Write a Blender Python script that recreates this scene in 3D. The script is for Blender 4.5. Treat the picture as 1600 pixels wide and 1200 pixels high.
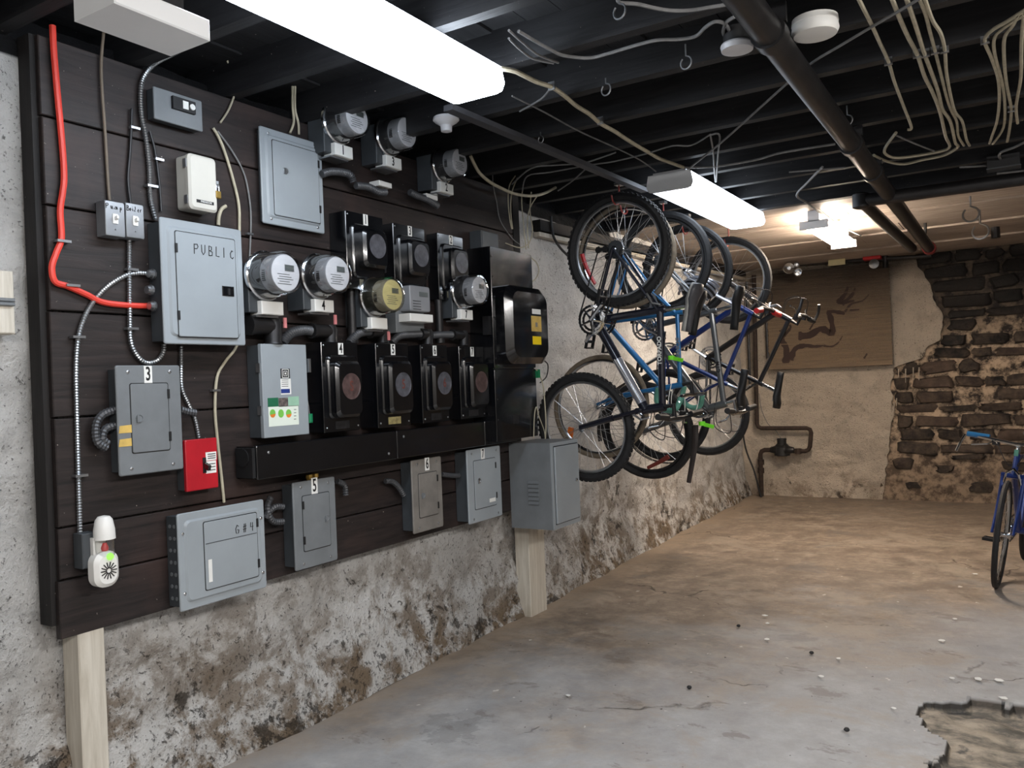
import bpy, bmesh, math, random
from mathutils import Vector, Matrix, noise
random.seed(7)
PI = math.pi
# ------------------------------------------------------------------ clean + camera
for o in list(bpy.data.objects): bpy.data.objects.remove(o)
SC = bpy.context.scene
COL = SC.collection
FPX = 1290.0
CAM = Vector((2.72, 0.0, 1.40))
yaw = math.radians(31.83); roll = math.radians(2.29)
VV = Vector((-math.sin(yaw), math.cos(yaw), 0)); RR = Vector((math.cos(yaw), math.sin(yaw), 0)); UU = Vector((0, 0, 1))
RI = RR * math.cos(roll) - UU * math.sin(roll)
UI = RR * math.sin(roll) + UU * math.cos(roll)
cd = bpy.data.cameras.new('camera'); cam = bpy.data.objects.new('camera', cd); COL.objects.link(cam)
cd.sensor_width = 36; cd.lens = FPX / 1600 * 36; cd.clip_start = .05
M = Matrix((RI, UI, -VV)).transposed().to_4x4(); M.translation = CAM
cam.matrix_world = M
SC.camera = cam
w = bpy.data.worlds.new('world'); SC.world = w; w.use_nodes = True
w.node_tree.nodes['Background'].inputs[0].default_value = (.5, .55, .65, 1)
w.node_tree.nodes['Background'].inputs[1].default_value = .02
SC.view_settings.view_transform = 'Standard'; SC.view_settings.look = 'None'
SC.view_settings.gamma = 1; SC.view_settings.use_curve_mapping = False
SC.view_settings.exposure = 0.0
LAMP_NEAR, LAMP_MID, LAMP_FAR, ADDED_FILL = 20.0, 8.0, 54.0, 104.0

def ray(px, py):
    return VV + RI * ((px - 800) / FPX) + UI * (-(py - 600) / FPX)
def onX(px, py, x):
    d = ray(px, py); return CAM + d * ((x - CAM.x) / d.x)
def onY(px, py, y):
    d = ray(px, py); return CAM + d * ((y - CAM.y) / d.y)
def onZ(px, py, z):
    d = ray(px, py); return CAM + d * ((z - CAM.z) / d.z)

# ------------------------------------------------------------------ materials
MATS = {}
def srgb(r, g, b):
    f = lambda c: (c / 255 / 12.92) if c / 255 <= .04045 else ((c / 255 + .055) / 1.055) ** 2.4
    return (f(r), f(g), f(b), 1)
class NT:
    def __init__(s, name):
        m = bpy.data.materials.new(name); m.use_nodes = True
        s.m = m; s.t = m.node_tree; s.b = s.t.nodes['Principled BSDF']; s.L = s.t.links.new
    def n(s, typ, **kw):
        x = s.t.nodes.new('ShaderNode' + typ)
        for k, v in kw.items():
            if k in x.inputs.keys(): x.inputs[k].default_value = v
            else: setattr(x, k, v)
        return x
    def co(s, scale=(1, 1, 1), loc=(0, 0, 0)):
        c = s.n('TexCoord'); mp = s.n('Mapping'); mp.inputs['Scale'].default_value = scale; mp.inputs['Location'].default_value = loc
        s.L(c.outputs['Object'], mp.inputs['Vector']); return mp.outputs[0]
    def noise(s, scale, detail=5, rough=.55, vec=None, dist=0):
        x = s.n('TexNoise', Scale=scale, Detail=detail, Roughness=rough, Distortion=dist)
        if vec is None: vec = s.co()
        s.L(vec, x.inputs['Vector']); return x.outputs[0]
    def ramp(s, fac, a, b, ca=(0, 0, 0, 1), cb=(1, 1, 1, 1)):
        mr = s.n('MapRange'); mr.inputs[1].default_value = a; mr.inputs[2].default_value = b; s.L(fac, mr.inputs[0])
        r = s.n('ValToRGB'); e = r.color_ramp.elements; e[0].color = ca; e[1].color = cb
        s.L(mr.outputs[0], r.inputs[0]); return r.outputs[0]
    def mix(s, fac, a, b):
        x = s.n('Mix', data_type='RGBA')
        for i, v in ((0, fac), (6, a), (7, b)):
            if isinstance(v, (int, float, tuple)): x.inputs[i].default_value = v
            else: s.L(v, x.inputs[i])
        return x.outputs[2]
    def math(s, op, a, b=0):
        x = s.n('Math', operation=op)
        for i, v in ((0, a), (1, b)):
            if isinstance(v, (int, float)): x.inputs[i].default_value = v
            else: s.L(v, x.inputs[i])
        return x.outputs[0]
    def sep(s, vec):
        x = s.n('SeparateXYZ'); s.L(vec, x.inputs[0]); return x.outputs
    def bump(s, h, strength=.3, dist=.01):
        x = s.n('Bump', Strength=strength, Distance=dist); s.L(h, x.inputs['Height']); s.L(x.outputs[0], s.b.inputs['Normal'])
    def base(s, c):
        if isinstance(c, tuple): s.b.inputs['Base Color'].default_value = c
        else: s.L(c, s.b.inputs['Base Color'])
    def set(s, **kw):
        for k, v in kw.items(): s.b.inputs[k.replace('_', ' ')].default_value = v
        return s
def paint(name, col, rough=.5, metal=0., var=.12, scale=6, bump=0.05, spec=.5, coat=0):
    if name in MATS: return MATS[name]
    t = NT(name); c = srgb(*col)
    f = t.noise(scale, 6, .6)
    lo = tuple(x * (1 - var * 2) for x in c[:3]) + (1,); hi = tuple(min(1, x * (1 + var)) for x in c[:3]) + (1,)
    t.base(t.ramp(f, .3, .7, lo, hi))
    t.set(Roughness=rough, Metallic=metal, Specular_IOR_Level=spec, Coat_Weight=coat, Coat_Roughness=.08)
    if bump: t.bump(t.noise(scale * 30, 3), bump, .002)
    MATS[name] = t.m; return t.m
def emit(name, col, s):
    m = bpy.data.materials.new(name); m.use_nodes = True; nt = m.node_tree
    nt.nodes.remove(nt.nodes['Principled BSDF']); e = nt.nodes.new('ShaderNodeEmission'); e.inputs[0].default_value = (*col, 1); e.inputs[1].default_value = s
    nt.links.new(e.outputs[0], nt.nodes['Material Output'].inputs[0]); return m
def glass(name, tint=(1, 1, 1), gl=.12):
    m = bpy.data.materials.new(name); m.use_nodes = True; nt = m.node_tree
    nt.nodes.remove(nt.nodes['Principled BSDF'])
    a = nt.nodes.new('ShaderNodeBsdfTransparent'); a.inputs[0].default_value = (*tint, 1)
    g = nt.nodes.new('ShaderNodeBsdfGlossy'); g.inputs['Roughness'].default_value = .04
    f = nt.nodes.new('ShaderNodeLayerWeight'); f.inputs[0].default_value = .35
    mm = nt.nodes.new('ShaderNodeMath'); mm.operation = 'MULTIPLY_ADD'; mm.inputs[1].default_value = .7; mm.inputs[2].default_value = gl * .4
    x = nt.nodes.new('ShaderNodeMixShader')
    nt.links.new(f.outputs[1], mm.inputs[0]); nt.links.new(mm.outputs[0], x.inputs[0]); nt.links.new(a.outputs[0], x.inputs[1]); nt.links.new(g.outputs[0], x.inputs[2])
    nt.links.new(x.outputs[0], nt.nodes['Material Output'].inputs[0]); return m

grey = paint('grey_enamel', (146, 153, 158), .42, 0, .05, 3, .03)
grey_dull = paint('dull_grey_enamel', (112, 116, 119), .5, 0, .08, 8, .03)
grey_dark = paint('dark_grey_steel', (62, 66, 70), .5, 0, .12, 8, .03)
grey_brown = paint('stained_grey_enamel', (120, 116, 111), .5, 0, .15, 10, .03)
black = paint('black_enamel', (13, 14, 17), .2, 0, .2, 5, .02, .6, .4)
black_matt = paint('matt_black', (20, 20, 22), .6, 0, .2, 9, .05)
iron = paint('dark_iron_pipe', (46, 45, 46), .42, .5, .2, 12, .15)
rust = paint('rusty_pipe', (58, 45, 38), .7, .2, .3, 30, .3)
steel = paint('bare_steel', (170, 172, 175), .3, .9, .08, 12, .03)
chrome = paint('chrome', (205, 208, 212), .14, 1, .04, 10, 0)
bx = paint('galvanised_armour', (165, 168, 170), .32, .85, .1, 30, 0)
bx_dark = paint('grey_flex', (72, 73, 76), .45, .3, .15, 30, 0)
beige = paint('beige_plastic', (196, 193, 184), .5, 0, .04, 5, .03)
white_pl = paint('white_plastic', (225, 224, 220), .4, 0, .03, 5, .01)
white_st = paint('white_sticker', (228, 228, 224), .6, 0, .04, 12, 0)
ink = paint('black_ink', (16, 16, 18), .6, 0, .1, 20, 0)
red_pt = paint('red_enamel', (176, 22, 36), .42, 0, .1, 8, .03)
red_pl = paint('red_plastic', (190, 30, 32), .4, 0, .08, 9, 0)
red_cable = paint('red_cable_jacket', (214, 62, 48), .45, 0, .05, 20, .02)
nm = paint('cream_cable_jacket', (178, 170, 148), .6, 0, .12, 25, .05)
nm_dim = paint('grey_painted_cable', (120, 120, 120), .6, 0, .15, 25, .05)
cable_bk = paint('black_cable_jacket', (24, 24, 27), .5, 0, .15, 25, .05)
green_tag = paint('green_seal', (20, 120, 78), .4, 0, .05, 9, 0)
yellow = paint('yellow_sticker', (238, 206, 20), .5, 0, .04, 9, 0)
tape_y = paint('old_yellow_tape', (205, 172, 92), .7, 0, .1, 30, .05)
brass = paint('brass', (150, 122, 62), .35, .8, .1, 20, .02)
plate_m = paint('worn_nameplate', (120, 116, 100), .4, .5, .3, 60, .02)
plate_d = paint('dark_nameplate', (46, 46, 48), .4, .3, .3, 60, .02)
face_gray = paint('meter_grey_housing', (128, 130, 134), .45, 0, .05, 8, .0)
face_white = paint('meter_white_face', (205, 207, 212), .5, 0, .05, 14, .0)
face_cream = paint('meter_cream_face', (200, 192, 150), .5, 0, .05, 14, .0)
lcd = paint('lcd_grey', (92, 98, 98), .3, 0, .05, 9, 0)
oval_m = paint('clouded_window', (82, 82, 88), .35, 0, .25, 40, .0)
oval_r = paint('reddish_window', (86, 68, 66), .4, 0, .3, 40, .0)
porc = paint('white_porcelain', (205, 205, 208), .35, 0, .04, 9, 0)
tyre_m = paint('tyre_rubber', (30, 30, 32), .75, 0, .2, 40, .2)
tyre_tan = paint('tan_sidewall_rubber', (118, 106, 90), .75, 0, .15, 40, .2)
bike_dark = paint('dark_bike_paint', (34, 36, 48), .25, .3, .1, 5, 0, .5, .5)
bike_silver = paint('silver_bike_paint', (170, 172, 182), .25, .6, .05, 5, 0, .5, .5)
bike_blue = paint('blue_bike_paint', (40, 112, 168), .28, .2, .06, 5, 0, .5, .5)
bike_navy = paint('navy_bike_paint', (22, 48, 112), .28, .2, .06, 5, 0, .5, .5)
bike_black = paint('black_bike_paint', (22, 22, 25), .3, .1, .1, 5, 0, .5, .4)
bike_grey = paint('graphite_bike_paint', (88, 90, 92), .3, .4, .08, 5, 0, .5, .4)
tape_g = paint('pale_green_bar_tape', (92, 150, 132), .7, 0, .15, 20, .1)
lime = paint('lime_plastic', (120, 230, 40), .5, 0, .05, 9, 0)
orange = paint('orange_reflector', (220, 110, 30), .3, 0, .1, 30, 0)
white_wood = None

def wood(name, c1, c2, axis=1, rough=.6, patches=None):
    t = NT(name); sc = [14, 14, 14]; sc[axis] = 1.1
    f = t.noise(3, 8, .65, t.co(tuple(sc)), .6)
    col = t.ramp(f, .3, .75, srgb(*c1), srgb(*c2))
    if patches:
        p = t.ramp(t.noise(2.2, 6, .6), .52, .68)
        col = t.mix(t.math('MULTIPLY', p, .6), col, srgb(*patches))
    sp = t.ramp(t.noise(90, 2, .5), .76, .79)
    col = t.mix(sp, col, srgb(150, 140, 132))
    t.base(col); t.set(Roughness=rough, Specular_IOR_Level=.35); t.bump(f, .35, .004); return t.m
plank_m = wood('dark_stained_planks', (21, 18, 18), (52, 43, 41), 1, .55, (64, 48, 44))
edge_m = wood('black_post_edge', (16, 15, 15), (38, 34, 33), 2, .7)
joist_m = wood('black_painted_joists', (20, 20, 22), (40, 40, 42), 0, .6)
deck_m = wood('black_painted_decking', (18, 18, 20), (36, 36, 38), 1, .7)
pale_plank = wood('pale_ceiling_planks', (118, 106, 98), (186, 172, 158), 0, .6)
post_m = wood('white_painted_post', (176, 168, 154), (214, 208, 196), 2, .6, (150, 138, 118))

def plaster(name, white, dark, brown, foot0=.15, foot1=.62, soot=0, black_top=False, speck=.62):
    t = NT(name); pos = t.n('NewGeometry').outputs['Position']; xyz = t.sep(pos)
    n1 = t.noise(1.3, 8, .62, pos); n2 = t.noise(6, 9, .72, pos, .3); n3 = t.noise(75, 5, .62, pos); n4 = t.noise(26, 7, .72, pos, .5)
    w = srgb(*white); sc = lambda k: tuple(c * k for c in w[:3]) + (1,)
    base = t.mix(t.ramp(n1, .38, .62), w, sc(.80))
    base = t.mix(t.math('MULTIPLY', t.ramp(n2, .50, .66), .55), base, sc(.50))
    h = t.math('SUBTRACT', t.math('ADD', xyz[2], t.math('MULTIPLY', t.math('SUBTRACT', n1, .5), 1.5)), t.math('MULTIPLY', t.math('SUBTRACT', n2, .5), .6))
    foot = t.ramp(h, foot0, foot1, (1, 1, 1, 1), (0, 0, 0, 1))
    c = t.mix(t.math('MULTIPLY', foot, t.ramp(n2, .44, .54)), base, srgb(*brown))
    spots = t.ramp(t.math('ADD', n4, t.math('MULTIPLY', foot, .07)), speck, speck + .035)
    c = t.mix(t.math('MULTIPLY', spots, .75), c, srgb(*dark))
    fl = t.ramp(t.math('ADD', n3, t.math('MULTIPLY', t.math('ADD', foot, t.ramp(n1, .45, .6)), .035)), .635, .67)
    c = t.mix(t.math('MULTIPLY', fl, .65), c, srgb(*dark))
    patch = t.ramp(t.math('ADD', t.noise(3.4, 9, .74, pos, .4), t.math('MULTIPLY', foot, .09)), .655, .675)
    c = t.mix(t.math('MULTIPLY', patch, .75), c, srgb(*dark))
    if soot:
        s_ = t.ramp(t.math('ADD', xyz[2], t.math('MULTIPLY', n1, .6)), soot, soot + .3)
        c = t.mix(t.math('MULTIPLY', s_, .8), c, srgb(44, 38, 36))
    if black_top:
        c = t.mix(t.math('MULTIPLY', t.ramp(xyz[2], 2.49, 2.50), t.ramp(xyz[1], 5.9, 5.95, (1, 1, 1, 1), (0, 0, 0, 1))), c, srgb(24, 24, 26))
    t.base(c); t.set(Roughness=.88, Specular_IOR_Level=.2)
    hh = t.math('SUBTRACT', t.math('ADD', t.math('MULTIPLY', n4, 1.3), t.math('ADD', n3, t.math('MULTIPLY', n2, 1.5))), t.math('MULTIPLY', patch, .5))
    t.bump(hh, .85, .022); return t.m
wall_m = plaster('whitewashed_stone', (222, 220, 217), (52, 47, 42), (128, 112, 94), .0, .75, black_top=True)
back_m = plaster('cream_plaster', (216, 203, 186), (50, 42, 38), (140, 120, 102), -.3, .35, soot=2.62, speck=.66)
other_m = plaster('side_plaster', (170, 164, 156), (50, 44, 40), (120, 104, 90))

def stone_mat():
    t = NT('sooty_stone'); pos = t.n('NewGeometry').outputs['Position']; xyz = t.sep(pos)
    oi = t.n('ObjectInfo').outputs['Random']
    n = t.noise(7, 8, .7, pos); n2 = t.noise(2.2, 5, .6, pos)
    c = t.ramp(n, .40, .75, srgb(22, 19, 18), srgb(98, 84, 72))
    c = t.mix(t.math('MULTIPLY', t.ramp(oi, .4, 1), .35), c, srgb(104, 84, 72))
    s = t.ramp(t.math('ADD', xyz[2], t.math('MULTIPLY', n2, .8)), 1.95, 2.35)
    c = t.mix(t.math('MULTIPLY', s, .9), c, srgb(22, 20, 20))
    t.base(c); t.set(Roughness=.85); t.bump(t.noise(40, 6, .7, pos), .7, .01); return t.m
stone_m = stone_mat()
def mortar_mat():
    t = NT('rough_mortar'); pos = t.n('NewGeometry').outputs['Position']; xyz = t.sep(pos)
    n = t.noise(9, 8, .7, pos); n2 = t.noise(2.2, 5, .6, pos)
    c = t.ramp(n, .42, .58, srgb(46, 39, 35), srgb(188, 166, 142))
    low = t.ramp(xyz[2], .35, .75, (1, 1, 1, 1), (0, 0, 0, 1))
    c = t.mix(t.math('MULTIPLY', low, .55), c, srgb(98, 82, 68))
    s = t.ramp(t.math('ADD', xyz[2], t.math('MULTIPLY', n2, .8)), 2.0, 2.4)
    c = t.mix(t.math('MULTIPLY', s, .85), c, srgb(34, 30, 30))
    t.base(c); t.set(Roughness=.9); t.bump(t.noise(30, 6, .7, pos), .8, .015); return t.m
mortar_m = mortar_mat()
def floor_mat():
    t = NT('worn_painted_concrete'); pos = t.n('NewGeometry').outputs['Position']; xyz = t.sep(pos)
    n1 = t.noise(1.1, 8, .62, pos); n2 = t.noise(5, 10, .74, pos); n3 = t.noise(45, 6, .65, pos); n5 = t.noise(16, 8, .7, pos, .3)
    greyc = t.mix(t.math('MULTIPLY', t.ramp(n5, .4, .66), .35), t.ramp(n2, .32, .7, srgb(142, 142, 144), srgb(184, 184, 184)), srgb(150, 146, 142))
    tan = t.mix(t.math('MULTIPLY', t.ramp(n5, .42, .62), .45), t.ramp(n2, .36, .66, srgb(98, 86, 76), srgb(164, 149, 133)), srgb(104, 91, 80))
    far = t.math('ADD', t.math('MULTIPLY', xyz[1], .30), t.math('MULTIPLY', xyz[0], -.34))
    f = t.math('ADD', far, t.math('ADD', t.math('MULTIPLY', n1, 1.7), t.math('MULTIPLY', n2, .5)))
    c = t.mix(t.ramp(f, 1.6, 2.15), greyc, tan)
    st = t.ramp(t.noise(1.7, 9, .70, pos, .5), .53, .60)
    c = t.mix(t.math('MULTIPLY', st, .5), c, srgb(160, 148, 134))
    dk = t.ramp(t.noise(2.6, 10, .74, t.co((1, 1.7, 1), (3, 1, 0)), .3), .585, .615)
    c = t.mix(t.math('MULTIPLY', dk, .42), c, srgb(96, 84, 74))
    gs = t.ramp(t.noise(1.4, 10, .72, t.co((1, 1.3, 1), (9, 4, 0)), .4), .60, .615)
    c = t.mix(t.math('MULTIPLY', gs, .35), c, srgb(104, 104, 104))
    edge_d = t.ramp(t.math('ADD', xyz[0], t.math('MULTIPLY', n2, -.5)), -.2, .12, (1, 1, 1, 1), (0, 0, 0, 1))
    c = t.mix(t.math('MULTIPLY', edge_d, .75), c, srgb(150, 134, 116))
    wh = t.ramp(t.noise(17, 3, .5, pos), .725, .735)
    c = t.mix(t.math('MULTIPLY', wh, .7), c, srgb(214, 210, 204))
    bk = t.ramp(t.noise(31, 2, .5, t.co((1, 1, 1), (7, 2, 0))), .745, .76)
    c = t.mix(bk, c, srgb(50, 44, 40))
    # hairline cracks
    vo = t.n('TexVoronoi', feature='DISTANCE_TO_EDGE', Scale=.7)
    nz = t.n('TexNoise', Scale=3, Detail=6); t.L(pos, nz.inputs['Vector'])
    ad = t.n('VectorMath', operation='MULTIPLY_ADD'); ad.inputs[1].default_value = (.5, .5, 0); t.L(nz.outputs[1], ad.inputs[0]); t.L(pos, ad.inputs[2]); t.L(ad.outputs[0], vo.inputs['Vector'])
    cr = t.math('MULTIPLY', t.ramp(vo.outputs[0], .001, .0045, (1, 1, 1, 1), (0, 0, 0, 1)), t.ramp(n1, .54, .60))
    c = t.mix(t.math('MULTIPLY', cr, .7), c, srgb(62, 54, 48))
    at = t.n('Attribute', attribute_name='hole').outputs['Fac']
    lip = t.math('MULTIPLY', t.ramp(at, .02, .3), t.ramp(at, .6, .98, (1, 1, 1, 1), (0, 0, 0, 1)))
    at = t.ramp(at, .25, .5)
    rub = t.ramp(t.noise(5, 8, .7, t.co((1, 2, 1))), .42, .60, srgb(80, 77, 71), srgb(160, 148, 132))
    rub = t.mix(t.ramp(t.noise(9, 5, .6, pos), .58, .66), rub, srgb(70, 68, 66))
    c = t.mix(at, c, rub)
    c = t.mix(lip, c, srgb(40, 36, 32))  # shade of the pit's broken edge painted into the colour
    t.base(c); t.L(t.ramp(n2, .3, .7, (.42, .42, .42, 1), (.75, .75, .75, 1)), t.b.inputs['Roughness'])
    h = t.math('ADD', t.math('MULTIPLY', n2, .8), t.math('MULTIPLY', n3, .25)); h = t.math('SUBTRACT', h, cr)
    t.bump(t.math('ADD', h, t.math('MULTIPLY', n5, .4)), .6, .014); return t.m
floor_m = floor_mat()
def blind_mat():
    t = NT('bamboo_blind'); pos = t.n('NewGeometry').outputs['Position']; xyz = t.sep(pos)
    n = t.noise(3, 6, .6, t.co((1, 1, 60)))
    c = t.ramp(n, .3, .7, srgb(84, 70, 56), srgb(144, 124, 100))
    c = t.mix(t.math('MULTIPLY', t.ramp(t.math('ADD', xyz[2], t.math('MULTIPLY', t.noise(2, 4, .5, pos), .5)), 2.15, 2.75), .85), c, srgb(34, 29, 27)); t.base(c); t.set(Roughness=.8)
    return t.m
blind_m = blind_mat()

# ------------------------------------------------------------------ geometry helpers
class MB:
    def __init__(s): s.v = []; s.f = []; s.mi = []; s.m = 0
    def add(s, vs, fs):
        b = len(s.v); s.v += [tuple(p) for p in vs]
        for f in fs: s.f.append(tuple(i + b for i in f)); s.mi.append(s.m)
        return s
    def box(s, x0, x1, y0, y1, z0, z1, ch=0):
        if ch: return s.plate(x0, x1, [(y0, z0), (y1, z0), (y1, z1), (y0, z1)], ch)
        vs = [(x, y, z) for x in (x0, x1) for y in (y0, y1) for z in (z0, z1)]
        return s.add(vs, [(0, 1, 3, 2), (4, 6, 7, 5), (0, 4, 5, 1), (2, 3, 7, 6), (0, 2, 6, 4), (1, 5, 7, 3)])
    def plate(s, x0, x1, poly, ch=0, ax=0):
        # poly in (y,z), counter-clockwise, extruded x0->x1, chamfer at x1
        n = len(poly); cy = sum(p[0] for p in poly) / n; cz = sum(p[1] for p in poly) / n
        loops = [(x0, 0), (x1, 0)] if not ch else [(x0, 0), (x1 - ch, 0), (x1, ch)]
        hy = max(abs(p[0] - cy) for p in poly) or 1; hz = max(abs(p[1] - cz) for p in poly) or 1
        vs = []
        for x, i in loops:
            for p in poly:
                vs.append((x, cy + (p[0] - cy) * (1 - i / hy), cz + (p[1] - cz) * (1 - i / hz)))
        fs = []
        for l in range(len(loops) - 1):
            for i in range(n):
                j = (i + 1) % n; fs.append((l * n + i, l * n + j, (l + 1) * n + j, (l + 1) * n + i))
        fs.append(tuple(reversed(range(n)))); fs.append(tuple(range((len(loops) - 1) * n, len(loops) * n)))
        return s.add(vs, fs)
    def tube(s, path, r, n=8, closed=False, caps=True):
        P = [Vector(p) for p in path]; m = len(P)
        rr = r if isinstance(r, (list, tuple)) else [r] * m
        up = None; vs = []; fs = []
        for i in range(m):
            if closed: t = P[(i + 1) % m] - P[i - 1]
            else: t = P[min(i + 1, m - 1)] - P[max(i - 1, 0)]
            if t.length < 1e-9: t = Vector((0, 0, 1))
            t.normalize()
            if up is None:
                up = Vector((0, 0, 1)) if abs(t.z) < .9 else Vector((1, 0, 0))
            a = (up - t * up.dot(t));
            if a.length < 1e-6: a = t.orthogonal()
            a.normalize(); b = t.cross(a); up = a
            for k in range(n):
                an = 2 * PI * k / n; vs.append(P[i] + (a * math.cos(an) + b * math.sin(an)) * rr[i])
        for i in range(m if closed else m - 1):
            j = (i + 1) % m
            for k in range(n):
                l = (k + 1) % n; fs.append((i * n + k, i * n + l, j * n + l, j * n + k))
        if caps and not closed:
            fs.append(tuple(reversed(range(n)))); fs.append(tuple(range((m - 1) * n, m * n)))
        return s.add(vs, fs)
    def lathe(s, o, axis, prof, n=24):
        # prof list of (t along axis, radius)
        o = Vector(o); ax = Vector(axis).normalized(); a = ax.orthogonal().normalized(); b = ax.cross(a); vs = []; fs = []
        for t, r in prof:
            for k in range(n):
                an = 2 * PI * k / n; vs.append(o + ax * t + (a * math.cos(an) + b * math.sin(an)) * max(r, 1e-5))
        for i in range(len(prof) - 1):
            for k in range(n):
                l = (k + 1) % n; fs.append((i * n + k, i * n + l, (i + 1) * n + l, (i + 1) * n + k))
        fs.append(tuple(reversed(range(n)))); fs.append(tuple(range((len(prof) - 1) * n, len(prof) * n)))
        return s.add(vs, fs)
    def obox(s, c, ax, ay, az):
        c = Vector(c); ax = Vector(ax); ay = Vector(ay); az = Vector(az)
        vs = [c + ax * i + ay * j + az * k for i in (-1, 1) for j in (-1, 1) for k in (-1, 1)]
        return s.add(vs, [(0, 1, 3, 2), (4, 6, 7, 5), (0, 4, 5, 1), (2, 3, 7, 6), (0, 2, 6, 4), (1, 5, 7, 3)])
def rrect(y0, y1, z0, z1, r, n=4):
    out = []
    for cy, cz, a0 in ((y1 - r, z0 + r, -PI / 2), (y1 - r, z1 - r, 0), (y0 + r, z1 - r, PI / 2), (y0 + r, z0 + r, PI)):
        for i in range(n + 1):
            a = a0 + PI / 2 * i / n; out.append((cy + r * math.cos(a), cz + r * math.sin(a)))
    return out
def smooth(pts, k=5):
    P = [Vector(p) for p in pts]; out = []
    for i in range(len(P) - 1):
        p0 = P[max(i - 1, 0)]; p1 = P[i]; p2 = P[i + 1]; p3 = P[min(i + 2, len(P) - 1)]
        for j in range(k):
            t = j / k
            out.append(.5 * ((2 * p1) + (p2 - p0) * t + (2 * p0 - 5 * p1 + 4 * p2 - p3) * t * t + (3 * p1 - p0 - 3 * p2 + p3) * t ** 3))
    out.append(P[-1]); return out
def resample(P, d):
    out = [P[0].copy()]; acc = 0
    for a, b in zip(P, P[1:]):
        L = (b - a).length
        if L == 0: continue
        t = d - acc
        while t <= L: out.append(a.lerp(b, t / L)); t += d
        acc = (acc + L) % d
    return out
def ribbed(mb, pts, r, pitch=.006, depth=.82, n=7):
    P = resample(smooth(pts), pitch / 2); mb.tube(P, [r if i % 2 else r * depth for i in range(len(P))], n)
def root_off(p):
    v = Vector((0, 0, 0))
    while p is not None: v += p.location; p = p.parent
    return v
def part(name, mb, mat, parent=None, label=None, local=False, kind=None, ang=35):
    me = bpy.data.meshes.new(name)
    off = Vector((0, 0, 0)) if local or parent is None else root_off(parent)
    me.from_pydata([(v[0] - off.x, v[1] - off.y, v[2] - off.z) for v in mb.v], [], mb.f)
    mats = mat if isinstance(mat, (list, tuple)) else [mat]
    for m in mats: me.materials.append(m)
    if len(mats) > 1: me.polygons.foreach_set('material_index', mb.mi)
    bm = bmesh.new(); bm.from_mesh(me); bmesh.ops.recalc_face_normals(bm, faces=bm.faces); bm.to_mesh(me); bm.free()
    me.polygons.foreach_set('use_smooth', [True] * len(me.polygons)); me.set_sharp_from_angle(angle=math.radians(ang))
    o = bpy.data.objects.new(name, me); COL.objects.link(o)
    if parent is not None: o.parent = parent
    if label: o['label'] = label
    if kind: o['kind'] = kind
    return o
def thing(name, label, cat, loc=(0, 0, 0), group=None):
    o = bpy.data.objects.new(name, None); COL.objects.link(o); o.location = loc; o.empty_display_size = .05
    o['label'] = label; o['category'] = cat
    if group: o['group'] = group
    return o
def tag(o, label, cat, group=None):
    o['label'] = label; o['category'] = cat
    if group: o['group'] = group
    return o
def struct(name, mb, mat, parent=None):
    o = part(name, mb, mat, parent)
    if parent is None: o['kind'] = 'structure'
    return o
def lettering(s, size, mat, parent, org, ex=(0, 1, 0), ez=(0, 0, 1), sx=1., name='lettering', center=True, depth=.0006, local=False, bold=0):
    cu = bpy.data.curves.new('t', 'FONT'); cu.body = s; cu.size = size; cu.extrude = depth; cu.resolution_u = 3; cu.offset = bold
    if center: cu.align_x = 'CENTER'; cu.align_y = 'CENTER'
    to = bpy.data.objects.new('t', cu); COL.objects.link(to); bpy.context.view_layer.update()
    me = bpy.data.meshes.new_from_object(to); bpy.data.objects.remove(to); bpy.data.curves.remove(cu)
    ex = Vector(ex).normalized(); ez = Vector(ez).normalized(); nn = ex.cross(ez); org = Vector(org)
    mb = MB(); mb.add([org + ex * (v.co.x * sx) + ez * v.co.y + nn * v.co.z for v in me.vertices], [tuple(p.vertices) for p in me.polygons])
    bpy.data.meshes.remove(me)
    return part(name, mb, mat, parent, local=local)
def screws(mb, x, pts, r=.006):
    for y, z in pts: mb.lathe((x, y, z), (1, 0, 0), [(0, r), (.002, r), (.0035, r * .6)], 8)
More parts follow.
